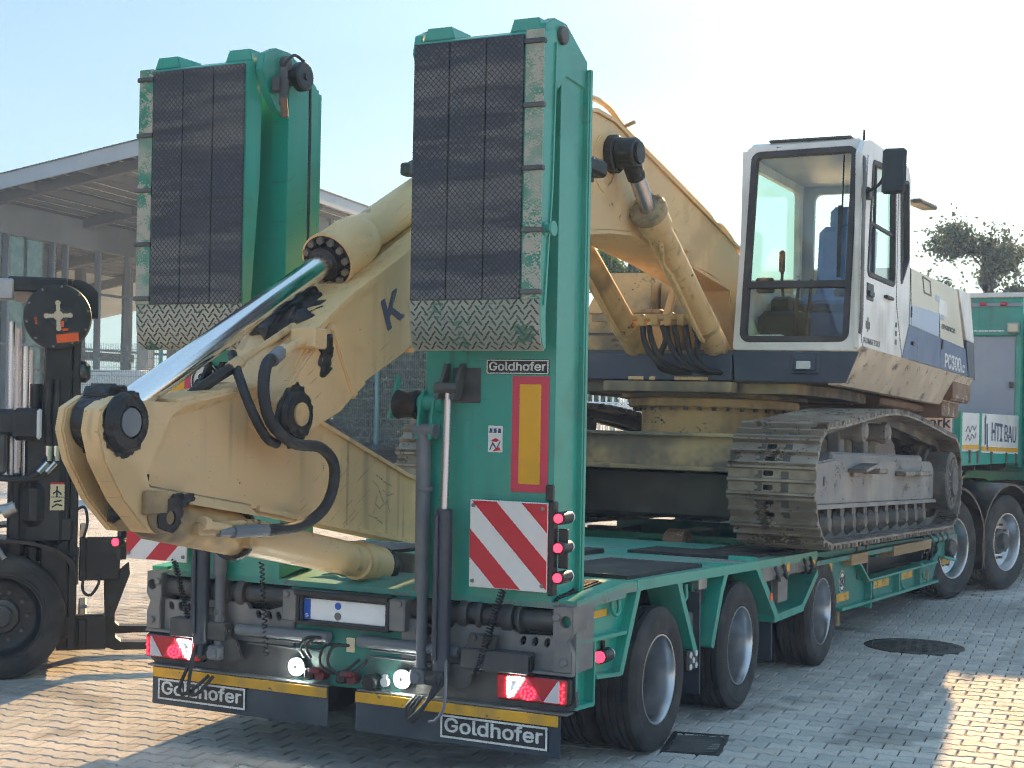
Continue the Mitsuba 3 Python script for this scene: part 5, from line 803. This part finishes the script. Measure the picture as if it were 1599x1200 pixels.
P(FK, 'work_lamp', [rbox(-.12,.06,.0,.12,1.60,1.78,.03), rbox(.03,.21,-.06,.08,1.575,1.79,.03)], 'm_black'); P(FK, 'lamp_rim', rbox(.185,.215,-.075,.06,1.585,1.785,.012), 'm_lens_clear')
for i, (x, y) in enumerate(((.26,.06),(.31,.08),(.28,.12))): P(FK, 'hose', tube([(x,y,1.98),(x-.01,y-.02,1.75),(x,y-.02,1.52),(x-.03,y-.03,1.40),(x-.14,y-.04,1.32),(x-.35,y-.05,1.33)], .02), 'm_rubber'); PS(FK, 'hose_fitting', [cyl((x+.0,y-.02,1.44),(x,y-.02,1.54),.024,10), cyl((x-.06,y-.035,1.365),(x-.005,y-.03,1.43),.022,10)], 'm_alu')
PS(FK, 'hydraulic_pipe', [tube([(-.3,-.02,1.05),(-.05,-.02,1.12),(.06,-.02,1.14)], .03), tube([(-.3,-.03,.98),(-.1,-.03,.93),(.0,-.03,.80)], .018), cyl((-.02,-.02,1.10),(.06,-.02,1.14),.042,12)], 'm_alu_dull')
P(FK, 'control_valve', [rbox(-.28,.0,.0,.2,1.35,1.62,.02), rbox(-.12,-.04,-.02,.05,1.18,1.36,.02)] + [cyl((-.25+.06*i,-.01,1.2),(-.25+.06*i,-.01,1.55),.014,8) for i in range(4)], 'm_steel_dark')
wlb = P(FK, 'warning_label', box(.276,.368,.074,.08,1.11,1.295), 'm_label_cream', label='cream warning label with two black pictograms'); P(wlb, 'label_edge', box(.276,.368,.072,.078,1.283,1.295), 'm_red')
PS(wlb, 'pictogram', [prism(strip(l, .010), 'y', .0715, .078) for l in ([(.295,1.22),(.32,1.24),(.35,1.215)],[(.32,1.20),(.32,1.27)],[(.29,1.13),(.32,1.15),(.355,1.14)],[(.30,1.165),(.35,1.175)])] + [box(.28,.364,.0718,.078,1.196,1.20)], 'm_black')
P(FK, 'carriage', [rbox(.47,.52,.20,1.35,.62,.92,.01), rbox(.47,.74,.22,.26,.62,.915,.006), rbox(.33,.66,.22,.30,.15,.385,.008), rbox(.47,.53,.2,1.35,.17,.36,.01), prism([(.66,.62),(.80,.74),(.81,.66),(.70,.35),(.66,.35)], 'y', .26, .30)], 'm_black')
P(FK, 'carriage_edge', rbox(.335,.62,.215,.225,.385,.393,.003), 'm_steel'); P(FK, 'side_shift_cylinder', [cyl((.40,.2,.62),(.40,.2,.90),.035,14), cyl((.455,.2,.60),(.455,.2,.85),.014,8), rbox(.33,.46,.18,.26,.60,.72,.01)], 'm_steel_dark')
PS(FK, 'carriage_hose', [tube([(.50,.2,.66),(.50,.17,.56),(.55,.16,.53),(.60,.18,.60),(.60,.2,.65)], .010), tube([(.44,.2,1.1),(.50,.2,1.12),(.52,.2,1.02),(.50,.2,.92)], .010)], 'm_rubber')
for yy in (.30, 1.05): P(FK, 'fork', [prism([(.64,.74),(.70,.74),(.72,.22),(.76,.185),(1.72,.155),(1.72,.145),(.72,.13),(.66,.15)], 'y', yy, yy+.13, bev=.003)], 'm_black')
PS(FK, 'chassis', [rbox(-2.3,-.35,.10,1.32,.35,1.05,.06), rbox(-2.75,-1.7,.10,1.32,.45,1.55,.12)], 'm_black'); PS(FK, 'overhead_guard', [rbox(x0,x0+.08,y0,y0+.08,1.0,2.45,.01) for x0 in (-.42,-1.75) for y0 in (.12,1.22)] + [rbox(-1.8,-.3,.10,1.32,2.45,2.52,.02)], 'm_black'); P(FK, 'driver_seat', rbox(-1.5,-1.0,.45,1.0,1.05,1.2,.04), 'm_black')
CUR[0] = I4

# ------------------------------------------------------------------ background: hall with a pitched canopy, fence, hedge, trees, cars
BX = np.stack([np.array([-.2101,.9777,0]), np.array([-.9777,-.2101,0]), [0,0,1]], 1); CUR[0] = M_at((-22.52, 25.0, 0), BX)
HB = thing('hall_building', 'grey hall with pitched canopy roof and glass walls behind the left ramp', 'building')
def zr(y): return 8.73 - .2*y
P(HB, 'roof', prism([(.0,zr(0)),(18,zr(18)),(18,zr(18)-.12),(.0,zr(0)-.12)], 'x', -.0, 26), 'm_fascia')
P(HB, 'fascia', prism([(-.02,zr(0)+.03),(18,zr(18)+.03),(18,zr(18)-.38),(-.02,zr(0)-.38)], 'x', -.06, .0), 'm_fascia'); P(HB, 'fascia', rbox(-.06,26,-.08,-.02,zr(0)-.40,zr(0)+.03,.01), 'm_fascia')
PS(HB, 'roof_edge', [prism([(-.05,zr(0)+.06),(18,zr(18)+.06),(18,zr(18)+.03),(-.05,zr(0)+.03)], 'x', -.10, .05), box(-.1,26,-.12,.02,zr(0)+.03,zr(0)+.07)], 'm_soffit')
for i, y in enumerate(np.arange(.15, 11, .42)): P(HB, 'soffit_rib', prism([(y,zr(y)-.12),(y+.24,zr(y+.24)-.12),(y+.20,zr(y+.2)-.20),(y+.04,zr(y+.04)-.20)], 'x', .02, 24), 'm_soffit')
for x in (.9, 6.2, 11.5, 16.8): P(HB, 'rafter', prism([(.1,zr(.1)-.2),(14,zr(14)-.2),(14,zr(14)-.55),(.1,zr(.1)-.48)], 'x', x, x+.22), 'm_rafter')
for y in (2.4, 4.3): P(HB, 'purlin', prism(sbox(0,zr(y)-.42,.1,zr(y)-.2), 'x', 0, 1).apply_transform(np.array([[24,0,0,0],[0,1,0,y],[0,0,1,0],[0,0,0,1.]])), 'm_rafter')
P(HB, 'lintel', rbox(-8,12.5,6.0,6.3,6.42,7.30,.01), 'm_facade'); P(HB, 'glass_wall', trimesh.Trimesh([(-8,6.15,0),(12.5,6.15,0),(12.5,6.15,6.45),(-8,6.15,6.45)], [(0,1,2),(0,2,3)], process=False), 'm_glass')
for x in (-7.5,-5.5,-3.4,-1.3,.8,2.2,4.6,5.35,7.3,9.2,10.9,12.4): P(HB, 'mullion', rbox(x,x+.11,6.02,6.22,0,6.45,.01), 'm_facade')
for z in (1.1,3.2,5.0): P(HB, 'transom', rbox(-8,12.5,6.05,6.2,z,z+.07,.005), 'm_facade')
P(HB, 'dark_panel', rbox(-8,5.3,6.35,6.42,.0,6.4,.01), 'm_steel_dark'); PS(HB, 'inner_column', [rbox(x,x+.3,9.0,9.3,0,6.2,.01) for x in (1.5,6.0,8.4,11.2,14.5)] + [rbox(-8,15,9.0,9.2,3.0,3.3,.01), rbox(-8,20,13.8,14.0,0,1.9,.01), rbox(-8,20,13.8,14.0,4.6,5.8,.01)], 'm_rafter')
P(HB, 'wall', rbox(9.0,17.5,4.2,4.5,0,3.7,.02), 'm_concrete'); PS(HB, 'column', [rbox(12.5,12.9,5.6,6.0,0,7.5,.02), rbox(.4,.75,.5,.85,0,8.5,.02), rbox(15.05,15.3,1.2,1.45,0,8.3,.01)], 'm_facade')
P(HB, 'front_glass', trimesh.Trimesh([(8.5,1.3,0),(15.1,1.3,0),(15.1,1.3,7.75),(8.5,1.3,7.75)], [(0,1,2),(0,2,3)], process=False), 'm_glass_green'); P(HB, 'upper_panel', rbox(8.5,15.1,1.25,1.35,7.78,8.42,.004), 'm_facade'); P(HB, 'back_panel', rbox(8.5,15.1,3.4,3.5,0,8.0,.01), 'm_white')
for x in (8.5,10.8,12.5,13.85,15.0): P(HB, 'mullion', rbox(x,x+.07,1.2,1.32,0,8.4,.006), 'm_facade')
for z in (2.6,5.2,7.72): P(HB, 'transom', rbox(8.5,15.1,1.22,1.31,z,z+.06,.004), 'm_facade')
CUR[0] = I4
FE = thing('mesh_fence', 'tall grey wire mesh fence with green posts behind the trailer', 'fence')
wires = []
def wire_panel(x0, x1, y, z0, z1):
    for x in np.arange(x0, x1, .05): wires.append(box(x-.004,x+.004,y-.003,y+.003,z0,z1))
    for z in np.arange(z0, z1+.01, .2): wires.append(box(x0,x1,y-.012,y-.006,z-.005,z+.005)); wires.append(box(x0,x1,y+.006,y+.012,z-.005,z+.005))
for x0, x1 in ((-20.9,-18.2),(-15.2,-12.5),(-12.42,-9.8),(-9.75,-7.2),(-7.15,-4.6)):
    wire_panel(x0, x1, 20.0, .05, 1.62); wire_panel(x0, x1, 20.0, 1.66, 3.0)
P(FE, 'wire_mesh', wires, 'm_fence', smooth=False, stuff=True)
for x in (-20.95,-18.15,-15.25,-12.46,-9.78,-7.18,-4.55): P(FE, 'post', rbox(x-.035,x+.035,19.94,20.0,0,3.05,.006), 'm_fence_post')
P(FE, 'prop', cyl((-11.15,19.8,0),(-11.2,19.85,1.62),.035,10), 'm_pale_blue')
WR = thing('white_railing', 'white slatted railing beyond the far excavator track', 'railing')
P(WR, 'top_rail', rbox(-9.5,-5.94,17.97,18.03,2.03,2.08,.006), 'm_rail_white'); P(WR, 'bottom_rail', rbox(-9.5,-5.6,17.97,18.03,1.86,1.885,.004), 'm_rail_white')
for x in np.arange(-9.4,-5.9,.128): P(WR, 'baluster', box(x-.012,x+.012,17.985,18.015,1.0,2.04), 'm_rail_white')
for x in (-9.5,-7.7,-5.96): P(WR, 'post', rbox(x-.04,x+.04,17.95,18.05,0,2.10,.008), 'm_rail_white')
P(WR, 'ledge', rbox(-9.6,-5.5,17.8,18.3,1.62,1.84,.01), 'm_rail_white')
LEAF = np.array([(-.5,0,0),(0,-.28,.06),(.5,0,0),(0,.28,.06)])
def leaves(C, size, flat=.0, rng=None):
    """a cloud of leaf blades at the points C"""
    n = len(C); rng = rng or RNG; A = rng.normal(size=(n,3)); A[:,2] *= 1-flat; A /= np.linalg.norm(A,axis=1,keepdims=True); B = np.cross(A, rng.normal(size=(n,3))); B /= np.linalg.norm(B,axis=1,keepdims=True); Cc = np.cross(A, B)
    s = size*rng.uniform(.6,1.4,(n,1,1)); V = (C[:,None] + s*(LEAF[None,:,0,None]*A[:,None] + LEAF[None,:,1,None]*B[:,None] + LEAF[None,:,2,None]*Cc[:,None])).reshape(-1,3)
    F = (np.array([(0,1,2),(0,2,3)])[None] + 4*np.arange(n)[:,None,None]).reshape(-1,3); return trimesh.Trimesh(V, F, process=False)
HG = thing('ivy_hedge', 'dark green leafy hedge growing behind the wire mesh fence', 'hedge')
n = 60000; C = np.c_[RNG.uniform(-15.8,-9.0,n), RNG.uniform(20.25,21.1,n), RNG.uniform(0,3.15,n)]
C = C[meshkit.fbm(C*np.array([1.2,1.2,1.2]), 3) > .30]; C[:,2] += .35*(meshkit.noise(C*.8)-.5); P(HG, 'foliage', leaves(C, .115), 'm_leaf_c', smooth=False, stuff=True); PS(HG, 'stem', [tube([(x,20.7,0),(x+.1,20.75,1.4),(x-.05,20.8,2.6)], .03, n=6) for x in np.arange(-15.5,-9,.7)], 'm_bark')
def tree(name, label, x, y, h, r, leafm, seed, n=9000, size=.2, conifer=False, z0=.25, gap=.46):
    rng = np.random.default_rng(seed); t = thing(name, label, 'tree')
    P(t, 'trunk', [tube([(x,y,0),(x+.1,y,h*.4),(x,y+.1,h*.92)], .16 if not conifer else .11, n=8)], 'm_bark')
    limbs, C = [], []
    for i in range(46 if conifer else 34):
        f = rng.uniform(z0, .98); a = rng.uniform(0, 2*np.pi); env = (1-f)*1.1+.12 if conifer else math.sqrt(max(0, 1-((f-.6)/.46)**2))
        L = r*env*rng.uniform(.65, 1.1); base = np.array([x, y, h*f]); tip = base + np.array([math.cos(a)*L, math.sin(a)*L, L*(.12 if conifer else .30)])
        limbs.append(tube([base-(0,0,.15*h*.2), (base+tip)/2+(0,0,.08), tip], .025, n=5, k=3))
        m = int(n/40); q = rng.uniform(.15, 1.05, (m,1))**.7; C.append(base + (tip-base)*q + rng.normal(size=(m,3))*np.array([.30,.30,.16 if conifer else .28])*(r*.22)*(.5+.7*q))
    C = np.vstack(C); C = C[meshkit.fbm(C*1.1+seed, 3) > gap]; P(t, 'limb', limbs, 'm_bark', stuff=True); P(t, 'crown', leaves(C, size, rng=rng), leafm, smooth=False, stuff=True)
tree('broadleaf_tree', 'bright green leafy tree seen under the boom between its cylinders', -13.6, 36, 6.6, 2.7, 'm_leaf_a', 3, n=36000, size=.13, gap=.42)
tree('pine_tree', 'tall open grey green pine above the tool cabinet at right', -4.2, 42, 7.0, 3.3, 'm_leaf_b', 5, n=60000, size=.13, conifer=False, z0=.28, gap=.44)
tree('broadleaf_tree', 'low rounded tree between the excavator cab and the tall pine', -7.3, 41, 5.1, 2.4, 'm_leaf_c', 8, n=44000, size=.13, gap=.40)
tree('broadleaf_tree', 'small tree in front of the hall beside the left ramp', -18.3, 23.5, 4.5, 1.3, 'm_leaf_a', 15, n=7000, size=.12, gap=.42)
def car(name, label, x, y, ang, m, van):
    CUR[0] = M_at((x, y, 0), rz(ang)); t = thing(name, label, 'van' if van else 'car'); h = 2.42 if van else 1.5
    body = [(-2.4,.35),(-2.4,h*.55),(-2.25,h-.05),(.6,h),(1.15,h-.12),(1.75,h*.52),(2.35,h*.44),(2.45,.35)] if van else [(-2.2,.35),(-2.2,.85),(-1.7,.95),(-1.1,h),(.3,h),(1.0,.98),(2.1,.85),(2.2,.35)]
    P(t, 'body', prism(body, 'y', -.9, .9, bev=.06), m); win = [(.62,h-.22),(1.12,h-.26),(1.6,h*.56),(.62,h*.56)] if van else [(-1.5,.98),(-1.05,h-.08),(.25,h-.08),(.85,.98)]
    for yy in (-.905, .90): P(t, 'side_window', prism(win, 'y', yy, yy+.006), 'm_glass_dark')
    if van: P(t, 'roof_rail', rbox(-2.1,.5,-.75,.75,h+.0,h+.03,.01), m); P(t, 'side_band', rbox(-2.3,1.2,-.912,-.90,h-.62,h-.56,.003), 'm_steel')
    for wx in (-1.45, 1.4):
        for yy in (-.9, .68): P(t, 'wheel', cyl((wx,yy,.33),(wx,yy+.22,.33),.33,24,b=.03), 'm_tyre')
    CUR[0] = I4
car('parked_van', 'white parked van behind the mesh fence at left', -21.9, 23.6, .12, 'm_white_sign', True)
car('parked_car', 'dark parked car half hidden behind the folded arm', -13.9, 19.0, .1, 'm_black_gloss', False)

# ------------------------------------------------------------------ thin morning haze round the whole yard
scene['haze_air'] = {'type': 'homogeneous', 'albedo': {'type': 'rgb', 'value': [.95, .95, .95]}, 'sigma_t': {'type': 'rgb', 'value': [.0010, .0014, .0021]}}
scene['haze'] = {'type': 'cube', 'to_world': T4().translate([0, 40, 6.2]).scale([130, 150, 7.4]), 'bsdf': {'type': 'null'}, 'interior': {'type': 'ref', 'id': 'haze_air'}}
labels['haze'] = {'kind': 'stuff'}
scene['camera']['medium'] = {'type': 'ref', 'id': 'haze_air'}
